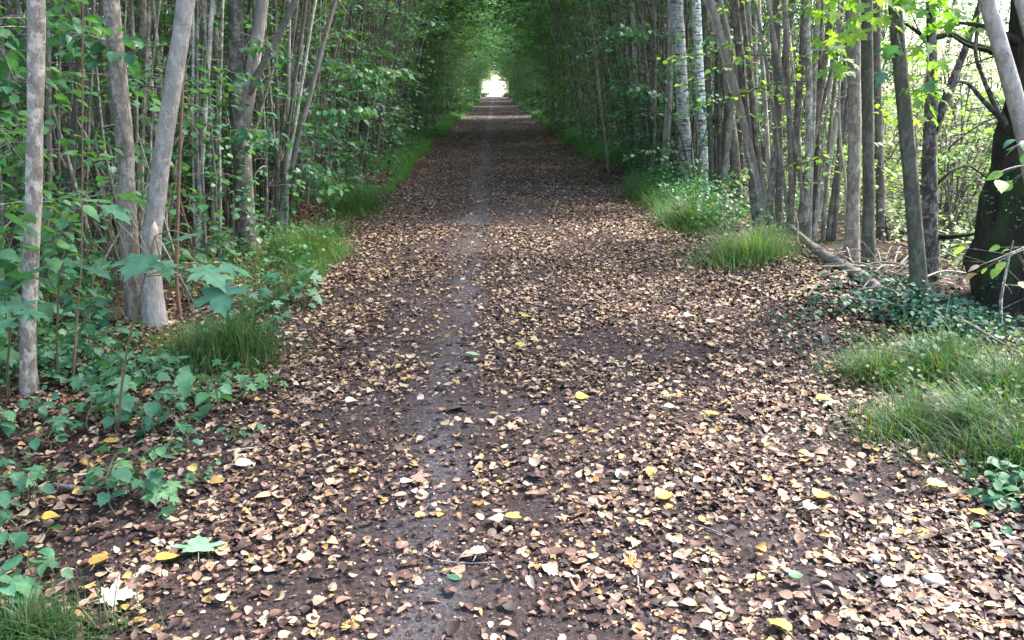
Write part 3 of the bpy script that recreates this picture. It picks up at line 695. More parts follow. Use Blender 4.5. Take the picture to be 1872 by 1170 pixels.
tG = tree('birch_tree', [(1262, 350), (1252, 260), (1246, 160), (1240, 60), (1236, -20)], 11.6, [32, 28, 26, 25, 24], M['bark_birch'], 'white-barked birch in the right row, brighter than its neighbours')
tree('birch_tree', [(1290, 345), (1282, 200), (1276, 80), (1272, -20)], 12.0, [22, 19, 18, 17], M['bark_birch'], 'thinner pale birch just right of the white one')
tree('birch_tree', [(1214, 320), (1222, 200), (1226, 100), (1224, -20)], 12.6, [16, 14, 13, 12], M['bark_smooth'], 'slim pale grey tree just left of the white birch')
tJ = tree('maple_tree', [(1556, 500), (1560, 400), (1562, 250), (1562, 100), (1560, -20)], 6.8, [30, 27, 25, 25, 24], M['bark_brown'], 'pinkish brown trunk with fine horizontal rings, left of a pair')
tK = tree('maple_tree', [(1590, 510), (1587, 400), (1587, 250), (1585, 100), (1583, -20)], 6.45, [28, 24, 23, 22, 22], M['bark_green'], 'dark green-grey straight trunk, right of a pair')
tree('maple_tree', [(1612, 460), (1608, 300), (1604, 150), (1602, -20)], 7.8, [18, 16, 15, 14], M['bark_brown'], 'pale narrow trunk half hidden behind the dark straight one')
tL = tree('maple_tree', [(1684, 565), (1676, 450), (1664, 320), (1654, 200), (1642, 90), (1632, -20)], 5.45, [36, 31, 29, 28, 26, 25], M['bark_green'], 'smooth grey-green trunk curving gently left in front of the branchy dark one')
tM = tree('branchy_tree', [(1706, 550), (1700, 450), (1698, 330), (1702, 230), (1706, 120), (1700, 20)], 5.9, [34, 31, 29, 30, 20, 16], M['bark_mottled'], 'dark trunk with a horizontal broken branch and many bare side branches', seg=12, rough=.08)
limb(tM[0], tM[1], [(1700, 432, 5.9), (1730, 433, 5.85), (1768, 430, 5.8), (1802, 422, 5.8)], [14, 10, 8, 6], M['bark_dark'])
limb(tM[0], tM[1], [(1703, 245, 5.9), (1722, 190, 5.9), (1745, 140, 5.9), (1785, 60, 5.95), (1815, -60, 6.0), (1850, -500, 6.1), (1860, -1300, 6.3)], [20, 16, 13, 10, 9, 7, 3], M['bark_mottled'])
limb(tM[0], tM[1], [(1704, 70, 5.9), (1740, 60, 5.85), (1770, 78, 5.8), (1830, 92, 5.8)], [12, 9, 7, 5], M['bark_dark'])
limb(tM[0], tM[1], [(1706, 90, 5.9), (1680, 60, 5.9), (1652, 40, 5.9)], [10, 7, 5], M['bark_dark'])
limb(tM[0], tM[1], [(1710, 340, 5.9), (1740, 310, 5.9), (1770, 300, 6.0), (1810, 330, 6.0)], [7, 5, 4, 3], M['bark_dark'])

# old mossy trunk at the right edge
def old_trunk():
    Y = 5.3
    pts = [(1850, 690), (1850, 620), (1842, 560), (1850, 480), (1856, 400), (1862, 320), (1868, 240), (1876, 160), (1878, 80), (1880, 0), (1884, -80)]
    wd = [190, 185, 172, 150, 128, 104, 84, 72, 62, 56, 52]
    r, b_ = tree('old_tree', pts, Y, wd, M['bark_dark'], 'thick black mossy trunk leaning at the right edge of the picture', seg=30, rough=.11, base_flare=.2)
    limb(r, b_, [(1868, 80, 5.3), (1830, 62, 5.2), (1790, 45, 5.1), (1755, 42, 5.0)], [18, 13, 9, 5], M['bark_dark'])
    limb(r, b_, [(1858, 262, 5.3), (1830, 212, 5.2), (1800, 190, 5.15), (1770, 148, 5.1), (1742, 150, 5.0)], [15, 11, 9, 6, 4], M['bark_mottled'])
    limb(r, b_, [(1845, 250, 5.3), (1812, 180, 5.2), (1780, 100, 5.1), (1788, 30, 5.1)], [10, 8, 6, 4], M['bark_mottled'])
    limb(r, b_, [(1866, 130, 5.3), (1810, 92, 5.3), (1770, 85, 5.3), (1735, 62, 5.3)], [12, 9, 6, 4], M['bark_dark'])
    # lichen and moss cushions
    mb = MB()
    for _ in range(14):
        yy = rng.uniform(300, 640); i = int(rng.integers(0, 6)); c = at(1850+rng.uniform(-.45, .2)*np.interp(yy, [240, 690], [84, 190]), yy, Y-.22)
        n_ = 12; rand_leaves(mb, T_SIMPLE, c+rng.normal(0, .03, (n_, 3)), .01, .03, tilt=1.2)
    tag(part(mb.build('moss', M['leaf_ivy'], loc=b_), r), kind='stuff')
    return r, b_
tN = old_trunk()
tP = tree('young_ash_tree', [(1925, 600), (1912, 450), (1890, 330), (1866, 210), (1840, 115), (1812, 35), (1792, -20)], 4.9, [34, 33, 32, 32, 31, 30, 28], M['bark_smooth'], 'smooth pale grey stem bowing in front of the black mossy trunk')
tree('young_ash_tree', [(1930, 560), (1925, 300), (1905, 120), (1868, 20), (1850, -30)], 5.0, [26, 24, 22, 20, 19], M['bark_smooth'], 'second smooth grey stem entering at the top right corner')

# coppice clumps read from the photo at right, H and I: fans of pale stems
def fan(cx, cy, Y, tops, label, wmin, wmax, barks):
    b0 = at(cx, cy, Y); b = (b0[0], b0[1], float(H(b0[0], b0[1]))); root = empty('coppice_clump', b)
    for tx in tops:
        mb = MB(); Yt = Y+rng.uniform(-.3, .4); ox = rng.uniform(-26, 26)
        P = np.array([at(cx+ox, cy+rng.uniform(0, 15), Y), at(cx+ox+(tx-cx-ox)*rng.uniform(.26, .36), cy*.64, Y), at(cx+ox+(tx-cx-ox)*rng.uniform(.58, .7), cy*.3, (Y+Yt)/2), at(tx, -20, Yt)])
        P[0, 2] -= .2; d_ = P[-1]-P[-2]; d_ /= np.linalg.norm(d_)
        P = np.concatenate([P, [P[-1]+(d_+[0, 0, .3])*1.8, P[-1]+(d_+[0, 0, .5])*3.4]])
        r = rng.uniform(wmin*.55, wmax*.85)*.5*Y/FPX; Q = spline(P, 24); Q[:, :2] += (np.cumsum(rng.normal(0, .005, (24, 2)), 0)); tube(mb, Q, np.linspace(r*1.1, r*.5, 24), 8, .05)
        for _ in range(5):
            i = rng.integers(4, 14); dv = rng.normal(0, 1, 3); dv /= np.linalg.norm(dv); t = np.linspace(0, 1, 4)[:, None]
            tube(mb, Q[i]+dv*rng.uniform(.1, .45)*t, np.linspace(r*.3, .001, 4), 3, cap=False)
        part(mb.build('stem', barks[rng.integers(len(barks))], loc=b), root)
    Lf = MB(); W = Wood(Lf)
    for _ in range(20):
        p = np.array(b)+[rng.normal(0, 1), rng.normal(0, 1), rng.uniform(3.0, 6)]; spray(W, Lf, p, rng.uniform(0, 6.28), .2, .8, 14, .09, T_SIMPLE)
    for _ in range(26):
        p = np.array(b)+[rng.normal(0, .5), rng.normal(-.1, .4), rng.uniform(.5, 2.6)]; spray(W, Lf, p, rng.uniform(0, 6.28), .2, .5, 12, .06, T_OVATE)
    part(Lf.build('foliage', [M['leaf_backlit_lime' if cx > 1350 else 'leaf_hazel'], M['bark_pole']], loc=b), root)
    return tag(root, label, 'tree')
M['bark_pale'] = bark('bark_pale', (.12, .11, .09), (.33, .31, .27), (.56, .54, .49), lichen_highlight=.5, bands=.3)
bk = [M['bark_pale'], M['bark_pole'], M['bark_pale'], M['bark_smooth']]
fan(1408, 425, 8.4, [1282, 1296, 1312, 1330, 1350, 1372, 1390, 1420, 1450, 1340, 1365], 'fan of pale thin stems rising from one foot behind the pale grass tuft', 9, 17, bk)
fan(1470, 430, 8.0, [1372, 1400, 1436, 1470, 1500, 1528, 1560, 1590, 1440], 'spreading clump of stems just left of the ringed pinkish trunk', 9, 18, [M['bark_pale'], M['bark_brown']])
fan(1330, 375, 10.6, [1285, 1296, 1308, 1322, 1345, 1365, 1310], 'close clump of dark stems between the birch and the pale fan', 12, 20, [M['bark_pole'], M['bark_brown']])
fan(1505, 430, 7.6, [1556, 1580, 1535, 1500, 1475, 1540], 'low arching stems leaning right behind the ringed trunk', 10, 16, [M['bark_brown'], M['bark_pole']])
fan(1182, 300, 15.2, [1130, 1150, 1168, 1182, 1200, 1215], 'clump of grey stems left of the birches on the right side', 9, 15, bk)
fan(380, 480, 7.0, [355, 372, 392, 410, 340, 365], 'clump of thin upright stems left of the forked tree', 6, 11, bk)
fan(505, 420, 8.4, [530, 560, 585, 620, 500, 545, 480], 'clump of thin stems leaning right beside the forked tree', 7, 12, bk)
fan(120, 560, 6.0, [20, 45, 95, 150, 175, 110], 'tangled thin stems behind the leftmost tree', 6, 12, [M['bark_brown'], M['bark_pole']])
fan(240, 520, 6.6, [90, 130, 165, 190, 240, 275, 150, 300], 'leaning thin stems behind the brownish tree', 6, 13, [M['bark_brown'], M['bark_pole'], M['bark_grey']])

# ------------------------------------------------------------------ fallen log, dead branches, twigs
def stick(name, P, r, mat, label, cat='branch', seg=7, side=0, grp=None, rough=.06):
    P = np.array(P, float); Q = spline(P, 14); mb = MB(); tube(mb, Q, np.interp(np.linspace(0, 1, 14), np.linspace(0, 1, len(r)), r), seg, rough)
    for _ in range(side):
        i = rng.integers(2, 12); dv = rng.normal(0, 1, 3); dv[2] = abs(dv[2])*.6; dv /= np.linalg.norm(dv); t = np.linspace(0, 1, 5)[:, None]
        tube(mb, Q[i]+dv*rng.uniform(.1, .45)*t+np.array([0, 0, -.05])*t**2, np.linspace(max(r)*.35, .001, 5), 4, cap=False)
    return tag(mb.build(name, mat, loc=tuple(P[0])), label, cat, grp)
g = lambda x, y, dz=.0: (lambda p: [p[0], p[1], float(H(p[0], p[1]))+dz])(gp(x, y))
stick('fallen_log', [g(1440, 462, .16), g(1490, 492, .08), g(1535, 515, .05), g(1600, 560, .03), g(1625, 578, .0)], [.02, .035, .045, .05, .035], M['bark_smooth'], 'long grey fallen log slanting down beside the right path edge', 'log', 10, 4)
stick('dead_branch', [at(1472, 470, 7.0), at(1456, 440, 7.0), at(1460, 410, 7.0), at(1452, 385, 7.0)], [.016, .012, .008, .004], M['dead_wood'], 'crooked bare branch standing up from the upper end of the log')
stick('dead_branch', [at(1835, 640, 4.6), at(1826, 560, 4.6), at(1838, 500, 4.6), at(1852, 440, 4.6)], [.012, .011, .008, .004], M['bark_mottled'], 'grey forked stick propped against the black mossy trunk', side=4)
stick('dead_branch', [g(1700, 600, .1), g(1760, 640, .12), g(1830, 680, .1)], [.012, .01, .006], M['dead_wood'], 'grey stick lying on the right slope below the black trunk', side=3)
stick('dead_branch', [at(1537, 120, 7.0), at(1531, 190, 7.0), at(1538, 230, 7.0), at(1530, 260, 7.0), at(1548, 310, 7.0), at(1545, 400, 7.0), at(1552, 480, 7.0)], [.008, .01, .012, .012, .013, .014, .016], M['dead_wood'], 'pale crooked dead stem hanging beside the ringed trunk', side=2)
for i in range(26):
    px, py_ = rng.uniform(1470, 1860), rng.uniform(470, 575); a = rng.uniform(-1.6, 1.6)
    p0 = np.array(g(px, py_, .03)); L = rng.uniform(.3, .9)
    stick('dead_branch', [p0, p0+[L*.5*math.cos(a), L*.5*math.sin(a), .05+rng.uniform(0, .08)], p0+[L*math.cos(a), L*math.sin(a), .02]], [.009, .008, .004], M['dead_wood'], 'thin dead stick in the brushwood at the foot of the right hand trunks', side=2, seg=5, grp='brushwood sticks under the right hand trunks')
for i in range(26):
    a_ = rng.uniform(-30, 420), rng.uniform(480, 640); p0 = np.array(g(a_[0], a_[1]-60, .0)); az = rng.normal(2.4, .8)
    L = rng.uniform(.6, 1.8); el = rng.uniform(.8, 1.35)
    P = [p0, p0+[L*.5*math.cos(az)*math.cos(el), L*.5*math.sin(az)*math.cos(el), L*.5*math.sin(el)], p0+[L*math.cos(az)*math.cos(el), L*math.sin(az)*math.cos(el), L*math.sin(el)*.95]]
    stick('dead_branch', P, [.008, .007, .003], M['bark_brown'], 'thin dead stick leaning among the stems on the left', side=2, seg=5, grp='leaning dead sticks on the left')
for i in range(14):
    x0, y0 = rng.uniform(3.9, 6.5), rng.uniform(5.6, 9.5); az = rng.uniform(0, 6.28); L = rng.uniform(1.0, 2.4); h_ = rng.uniform(.3, 1.6)
    z0 = float(H(x0, y0)); dx, dy = math.cos(az), math.sin(az)
    stick('dead_branch', [[x0, y0, z0], [x0+dx*L*.15, y0+dy*L*.15, z0+h_*.7], [x0+dx*L*.5, y0+dy*L*.5, z0+h_*1.1], [x0+dx*L, y0+dy*L, z0+h_*rng.uniform(.7, 1.1)]], [.013, .010, .007, .003], M['bark_mottled'], 'thin dark bare branch arching in the bright thicket at right', side=6, seg=5, grp='bare branches in the bright thicket at right')
for pts, r, lb in [([(100, 895), (150, 902), (210, 900)], .010, 'bare pale twig under the seedlings at lower left'),
                   ([(370, 842), (430, 828), (488, 820)], .006, 'straight twig lying across the left path edge'),
                   ([(760, 1012), (800, 1030), (860, 1040), (905, 1040)], .003, 'thin curved twig on the bare soil at lower centre'),
                   ([(1812, 965), (1822, 985), (1835, 1005)], .009, 'short thick pale stick in the right foreground'),
                   ([(85, 1085), (105, 1072), (130, 1058)], .006, 'short straight stick at lower left'),
                   ([(1165, 1055), (1166, 1080), (1170, 1098)], .004, 'short upright-pointing twig at the lower centre right'),
                   ([(1660, 925), (1710, 935), (1770, 952)], .003, 'long thin reddish twig among leaves at lower right'),
                   ([(1260, 962), (1300, 975), (1340, 992)], .003, 'thin pale twig on dark soil right of centre'),
                   ([(725, 920), (730, 935), (750, 945)], .003, 'small bent twig left of centre'),
                   ([(1215, 1122), (1240, 1112), (1262, 1100)], .004, 'short twig near the bottom edge right of centre'),
                   ([(1650, 460), (1700, 470), (1760, 480)], .006, 'thin grey twig behind the curving trunk')]:
    stick('twig', [g(x, y, r+.006) for x, y in pts], [r, r, r*.6], M['dead_wood'], lb, 'twig', 6)

# ------------------------------------------------------------------ single fallen leaves that catch the eye
def fallen(px, py_, size, T, mat, label, az=None, name='fallen_leaf', tilt=(.1, .1)):
    p = g(px, py_, .034); az = rng.uniform(0, 6.28) if az is None else az
    dr = np.array([[math.cos(az), math.sin(az), .05]]); nr = np.array([[tilt[0]+rng.normal(0, .1), tilt[1]-.15+rng.normal(0, .1), 1.]])
    c = np.array([p])-dr*size*.4
    mb = MB(); scatter(mb, T, c, basis(dr, nr), np.array([size]), np.array([[rng.uniform(0, .35), rng.uniform(-.1, .4), rng.normal(0, .4)]]))
    a = np.array([c[0]-dr[0]*size*.45+[0, 0, -.004], c[0]]); tube(mb, a, [.0012, .0018], 4)
    return tag(mb.build(name, mat, loc=tuple(p)), label, 'leaf')
for a in [(365, 1012, .115, T_MAPLE, 'palegreen_leaf', 'large pale green maple leaf lying upside down at lower left', 1.9, 'maple_leaf'),
          (305, 1035, .07, T_TOOTH, 'yellow_leaf', 'bright yellow leaf touching the pale green maple leaf', .5, 'maple_leaf'),
          (184, 1036, .07, T_TOOTH, 'orange_leaf', 'deep yellow leaf left of the bright yellow one', 1.5),
          (215, 1105, .09, T_MAPLE, 'white_leaf', 'whitish torn maple leaf beside the bottom left grass', .3, 'maple_leaf'),
          (92, 958, .06, T_OVATE, 'yellow_leaf', 'pale yellow oval leaf at the left edge', .1),
          (200, 822, .06, T_OVATE, 'orange_leaf', 'ochre leaf under the seedlings at left', .2),
          (1505, 742, .085, T_TOOTH, 'yellow_leaf', 'large yellow leaf near the right foreground grass', .1),
          (1062, 733, .075, T_OVATE, 'yellow_leaf', 'yellow leaf on the path right of its grey strip', .1),
          (935, 957, .06, T_OVATE, 'yellow_leaf', 'lime yellow leaf overlapping a whitish one at lower centre', 0.),
          (908, 960, .055, T_TOOTH, 'white_leaf', 'whitish leaf under the lime yellow one at lower centre', 3.),
          (1212, 922, .075, T_TOOTH, 'orange_leaf', 'mustard leaf among brown ones right of centre', .4),
          (1710, 900, .075, T_TOOTH, 'yellow_leaf', 'yellow leaf at the foot of the right foreground grass', .1),
          (1785, 948, .06, T_TOOTH, 'yellow_leaf', 'yellow leaf near the right edge', 2.),
          (1500, 918, .075, T_TOOTH, 'orange_leaf', 'tan yellow leaf above the cream oval one at right', .3),
          (1478, 940, .060, T_OVATE, 'white_leaf', 'clean cream oval leaf on the right of the path', .1),
          (1425, 1160, .07, T_TOOTH, 'yellow_leaf', 'yellow maple leaf cut by the bottom edge', 2., 'maple_leaf'),
          (828, 1076, .045, T_OVATE, 'leaf_seedling', 'small fresh green leaf on dark soil at lower centre', -.2),
          (1450, 1070, .05, T_OVATE, 'leaf_seedling', 'small green leaf on dark soil at lower right', .1),
          (640, 748, .06, T_OVATE, 'white_leaf', 'single white leaf on the left half of the path', .1),
          (742, 893, .055, T_OVATE, 'white_leaf', 'pale grey-green leaf at lower centre left', .4),
          (1190, 718, .055, T_OVATE, 'white_leaf', 'white leaf right of the yellow one in mid path', .6),
          (1222, 752, .055, T_OVATE, 'white_leaf', 'white leaf just below another white one in mid path', .1),
          (1258, 585, .085, T_OVATE, 'white_leaf', 'flat whitish leaf on the path below the pale grass tuft', .1),
          (1300, 598, .075, T_TOOTH, 'white_leaf', 'second flat whitish leaf, just right of and below the other', .3),
          (862, 656, .08, T_TOOTH, 'palegreen_leaf', 'light green leaf across the grey strip of the path', .1),
          (950, 638, .07, T_OVATE, 'yellow_leaf', 'olive yellow leaf on the path near the light green leaf', .1),
          (876, 1030, .06, T_TOOTH, 'white_leaf', 'crumpled white leaf at the end of the curved twig', 1.2),
          (960, 585, .07, T_OVATE, 'yellow_leaf', 'dull yellow leaf at mid distance on the path', .1),
          (445, 860, .07, T_TOOTH, 'white_leaf', 'cream leaf below the straight twig at left', .3),
          (1300, 765, .07, T_TOOTH, 'orange_leaf', 'ochre leaf right of the white pair in mid path', .3)]:
    fallen(a[0], a[1], a[2], a[3], M[a[4]], a[5], a[6], a[7] if len(a) > 7 else 'fallen_leaf')
def pebble(px, py_, r, label):
    p = g(px, py_, r*.35); mb = MB(); n = 9; m_ = 14
    th = np.linspace(0.02, math.pi-.02, n)[:, None]; ph = np.linspace(0, 2*math.pi, m_, endpoint=False)[None]
    rad = r*(1+.12*np.sin(3*ph+px)+.1*np.cos(2*th+py_)); V = np.stack([rad*np.sin(th)*np.cos(ph)*1.25, rad*np.sin(th)*np.sin(ph), rad*np.cos(th)*.7+0*ph], -1)+np.array(p)
    i = np.arange(n-1)[:, None]*m_; j = np.arange(m_)[None]; k = (j+1) % m_
    mb.add(V, [np.stack([i+j, i+m_+j, i+m_+k, i+k], -1).reshape(-1, 4)]); return tag(mb.build('stone', M['stone'], loc=tuple(p)), label, 'stone')
pebble(1603, 1022, .020, 'round pale stone in the lower right leaves')
pebble(1708, 1060, .027, 'larger whitish stone at lower right, right of the round one')
pebble(1543, 568, .03, 'pale stone beside the fallen log')
pebble(1705, 738, .022, 'tan stone in front of the right foreground grass')
pebble(1600, 985, .014, 'small white stone above the round one')
pebble(845, 516, .016, 'small white stone on the grey strip of the path')

# ------------------------------------------------------------------ maple sapling in the left foreground
def leaf_at(mb, p, az, size, T, droop=.35, roll=0.0):
    dr = np.array([[math.cos(az), math.sin(az), -droop]]); nr = np.array([[roll*math.sin(az)+rng.normal(0, .12), -roll*math.cos(az)+rng.normal(0, .12), 1.]])
    scatter(mb, T, np.array([p]), basis(dr, nr), np.array([size]), np.array([[rng.normal(0, .15), rng.normal(-.1, .15), 0]]))
def maple_sapling(base, leaves, label, r=.007, mat='leaf_maple'):
    b = g(*base); root = empty('maple_sapling', b)
    top = np.mean([at(*l[:3]) for l in leaves], 0); st = MB()
    L = spline([b, [b[0]*.7+top[0]*.3, b[1]*.7+top[1]*.3, b[2]*.6+top[2]*.4], top], 12); tube(st, L, np.linspace(r, r*.4, 12), 6)
    for l in leaves:
        p = at(*l[:3]); az = l[4]; dr = np.array([math.cos(az), math.sin(az), 0]); i = int(rng.integers(7, 12))
        pb = p-dr*l[3]*.3
        tube(st, spline([L[i], (L[i]+pb)/2+[0, 0, .03], pb], 7), .0022, 4, cap=False)
        mb = MB(); leaf_at(mb, pb, az, l[3]*.76, T_MAPLE, l[5] if len(l) > 5 else .3)
        part(mb.build('leaf', M[mat], loc=b), root)
    part(st.build('stem', M['green_stem'], loc=b), root)
    return tag(root, label, 'sapling')
maple_sapling((215, 800), [(165, 365, 2.9, .16, 2.6, -.1), (235, 355, 3.1, .13, .6, .3), (215, 378, 3.0, .14, -.4, .5), (250, 475, 2.8, .19, -1.7, .25), (330, 430, 2.9, .15, 2.7, .1), (385, 490, 2.75, .17, -.5, .45),
                           (430, 480, 2.9, .15, .3, .4), (400, 530, 2.7, .16, -1.1, .7), (130, 350, 3.0, .13, 2.9, .2), (300, 480, 2.9, .13, -.9, .5)], 'maple sapling with large drooping lobed leaves before the leaning grey tree')
maple_sapling((20, 760), [(30, 560, 2.7, .14, -.3, .2), (-5, 590, 2.6, .13, -1.6, .4), (60, 565, 2.65, .11, .2, .3), (10, 540, 2.8, .10, 2.0, .1)], 'small maple sapling with pale leaves crossing the leftmost trunk', mat='leaf_seedling')
maple_sapling((110, 720), [(60, 490, 3.3, .16, 3.0, .2), (140, 478, 3.3, .15, .2, .3), (40, 510, 3.2, .13, -2.4, .4), (180, 490, 3.3, .12, -.2, .4), (120, 500, 3.4, .12, 1.4, .2)], 'darker maple sapling right behind the leftmost trunk', mat='leaf_hazel')

# seedlings and low plants on the left
def seedling(nst, h, nl, ls, T, mat, name):
    root = empty(name, (0, 0, 0)); st = MB(); Lf = MB()
    for q in range(nst):
        a = rng.uniform(0, 6.28); r0 = rng.uniform(0, .12); hh = h*rng.uniform(.5, 1.1); L = stem_line(r0*math.cos(a), r0*math.sin(a), hh, .25*h*math.cos(a), .25*h*math.sin(a), .02, 8); L[0, 2] = -.03
        L[:, 2] = np.linspace(-.03, hh, 8); tube(st, L, np.linspace(.004, .0015, 8), 5, cap=False)
        for k in range(nl):
            u = .3+.72*k/nl; p = np.array([np.interp(u, np.linspace(0, 1, 8), L[:, i]) for i in range(3)]); az = a+k*2.4+rng.normal(0, .4); pl = rng.uniform(.02, .07)
            q2 = p+[math.cos(az)*pl, math.sin(az)*pl, .02]; tube(st, [p, q2], .001, 3, cap=False); leaf_at(Lf, q2, az, ls*rng.uniform(.65, 1.15), T, rng.uniform(.1, .7), rng.normal(0, .3))
    part(st.build('stem', M['green_stem']), root); part(Lf.build('foliage', mat), root); return root
seeds = [seedling(3, .26, 5, .075, T_MAPLE, M['leaf_seedling'], 'seedling'), seedling(3, .2, 5, .07, T_TOOTH, M['leaf_seedling'], 'seedling'), seedling(2, .32, 6, .08, T_TOOTH, M['leaf_seedling'], 'seedling'), seedling(3, .15, 4, .05, T_OVATE, M['leaf_seedling'], 'seedling')]
su = [0]*4
spots = [(150, 640), (185, 660), (215, 690), (250, 670), (280, 700), (320, 690), (350, 670), (200, 730), (240, 760), (300, 770), (150, 790), (120, 700), (170, 600), (270, 640), (330, 740), (370, 730), (60, 780), (30, 820), (90, 830),
         (20, 880), (30, 960), (60, 1000), (290, 850), (350, 880), (250, 900), (300, 800), (400, 760), (470, 740), (10, 740), (40, 700), (190, 770), (230, 820), (420, 800), (345, 830), (5, 1090), (60, 1120), (500, 490), (460, 520), (420, 540), (380, 560), (430, 580), (540, 520), (480, 560), (520, 560), (110, 620), (90, 660), (360, 620), (390, 650),
         (470, 600), (5, 660), (40, 620), (205, 610), (60, 900), (0, 930), (220, 950), (330, 930)]
for i, (px, py_) in enumerate(spots):
    p = g(px+rng.normal(0, 6), py_+rng.normal(0, 5)); k = int(rng.integers(4)); sc = rng.uniform(.75, 1.15)*(1.0 if py_ > 560 else 1.15)*(.8 if py_ > 860 else 1)
    o = copy_tree(seeds[k]) if su[k] else seeds[k]; su[k] = 1
    o.location = p; o.rotation_euler = (rng.normal(0, .1), rng.normal(0, .1), rng.uniform(0, 6.28)); o.scale = (sc,)*3
    z_ = 'in the leafy thicket around the left trunks' if py_ < 700 else 'scattered on the leaf litter at lower left' if py_ > 840 else 'at the left path edge'
    if px > 420: z_ = 'by the grass of the left verge'
    tag(o, f'low blue-green broad-leaved seedling {z_}', 'seedling', f'seedlings {z_}')

tall = seedling(3, .85, 15, .085, T_TOOTH, M['leaf_hazel'], 'sapling'); tu = 0
for (px, py_, sc) in [(20, 700, 1.1), (-40, 760, 1.2), (95, 660, 1.0), (150, 600, 1.0), (200, 590, .9), (320, 560, .9), (370, 530, .8), (30, 610, 1.2), (120, 560, 1.1), (430, 505, .8), (-30, 640, 1.3), (80, 600, .9), (180, 690, .7), (520, 445, .8), (590, 405, .9), (640, 375, 1.0), (480, 480, .7), (700, 335, 1.1)]:
    o = copy_tree(tall) if tu else tall; tu = 1; o.location = g(px, py_); o.rotation_euler = (rng.normal(0, .12), rng.normal(0, .12), rng.uniform(0, 6.28)); o.scale = (sc,)*3
    tag(o, 'knee-high to waist-high leafy sapling in front of the left row of stems', 'sapling', 'leafy saplings before the left row')
# leafy sprays low on the left row: hazel bushes
hz = [(-2.9, 6.0, 2.3), (-3.0, 4.6, 2.4), (-3.5, 7.6, 2.5), (-2.6, 9.7, 2.3), (-2.5, 12.0, 2.2), (-2.6, 14.8, 2.4), (-2.6, 18.2, 2.6), (-2.6, 22.5, 2.8), (-4.2, 8.6, 2.6), (-2.6, 8.6, 1.9), (-2.55, 10.8, 2.2), (-2.7, 13.2, 2.4), (-3.2, 7.2, 2.0), (-2.7, 16.5, 2.4), (-3.6, 6.2, 2.2), (-2.8, 20, 2.6), (-4.4, 5.2, 2.2), (-2.5, 25, 2.6), (-4.8, 7.6, 2.6), (-3.9, 9.8, 2.6)]
for i, (x, y, h) in enumerate(hz):
    shrub(x, y, .75, h, 520, .075, M['leaf_hazel'], 'leafy hazel bush filling gaps between the stems on the left side', 'hazel bushes in the left row', 5, T_OVATE, .25)
for i, (x, y, h) in enumerate([(-2.6, 144, 2.2), (2.7, 144, 2.4), (-2.5, 132, 2.0), (2.6, 128, 2.0), (-2.6, 60, 1.8), (-2.7, 52, 1.6), (-2.7, 40, 1.4), (-2.6, 34, 1.5), (2.8, 36, 1.6), (2.8, 42, 1.6), (2.8, 52, 1.8), (-2.7, 75, 2.0), (2.8, 70, 2.0), (-2.7, 95, 2.2), (2.8, 90, 2.2)]):
    shrub(x, y, 1.0, h, 420, .16, M['leaf_hazel'], 'low leafy bush at the foot of the trees far along the path', 'low bushes far along the path', 5, T_SIMPLE, .1)
for i, (x, y, h) in enumerate([(2.9, 11.5, 2.2), (2.85, 13, 1.4), (2.8, 15.5, 2.4), (2.8, 26.5, 2.6), (2.9, 14, 2.0), (3.1, 19, 2.4), (2.9, 24, 2.4), (3.0, 29, 2.4), (2.7, 17, 1.0), (2.6, 21, 1.0)]):
    shrub(x, y, .7, h, 420, .08, M['leaf_hazel'], 'leafy hazel bush at the foot of the right row', 'hazel bushes in the right row', 5, T_OVATE, .15)

# ------------------------------------------------------------------ ground cover at right and low herbs
def cover(name, n, fn, ls, T, mat, label, h=.12, tilt=.4):
    x, y = fn(n); z = H(x, y)+h*rng.uniform(.1, 1, len(x))*(.4+.9*vnoise(x*3, y*3, 40)); mb = MB(); rand_leaves(mb, T, np.stack([x, y, z], 1), ls*.6, ls*1.2, tilt)
    return tag(mb.build(name, mat), label, 'plants', kind='stuff')
def rightpatch(n):
    px = rng.normal(1690, 95, n); py_ = rng.normal(612, 34, n)+(px-1690)*.12; P = np.array([gp(a, max(b, 520)) for a, b in zip(px, py_)]); k = vnoise(P[:, 0]*2.2, P[:, 1]*2.2, 17) > .42; return P[k, 0], P[k, 1]
def bank(n):
    px = rng.uniform(1540, 1990, n); py_ = rng.uniform(620, 860, n); k = py_ > 600+(px-1540)*.1; k &= py_ < 690+(px-1540)*.55; P = np.array([gp(a, b) for a, b in zip(px[k], py_[k])]); return P[:, 0], P[:, 1]
cover('ground_plants', 2600, bank, .032, T_OVATE, M['grass'], 'small weeds between the grass of the right bank', .12, .6)
cover('ivy', 2800, rightpatch, .042, T_OVATE, M['leaf_ivy'], 'glossy dark ivy on the slope below the right hand trunks', .13, .5)
def rc(n):
    px = rng.normal(1840, 32, n); py_ = rng.normal(900, 24, n); P = np.array([gp(a, b) for a, b in zip(px, py_)]); return P[:, 0], P[:, 1]
cover('ivy', 140, rc, .045, T_OVATE, M['leaf_ivy'], 'shiny ivy leaves at the right edge below the grass', .08)
def fr(n):
    y = rng.uniform(8, 34, n); x = edge_r(y)+.05+rng.gamma(2, .3, n); return x, y
cover('ground_plants', 15000, fr, .05, T_OVATE, M['leaf_hazel'], 'low broad-leaved plants along the foot of the right row', .38)
def fl(n):
    y = rng.uniform(6.5, 40, n); x = edge_l(y)-.1-rng.gamma(2, .3, n); k = vnoise(x*1.5, y*1.2, 19) > .45; return x[k], y[k]
cover('ground_plants', 15000, fl, .045, T_OVATE, M['leaf_hazel'], 'low broad-leaved plants along the foot of the left row', .32)
def fl2(n):
    px = rng.uniform(-100, 420, n); py_ = rng.uniform(560, 760, n); P = np.array([gp(a, b) for a, b in zip(px, py_)]); k = vnoise(P[:, 0]*2.5, P[:, 1]*2.5, 23) > .5; return P[k, 0], P[k, 1]
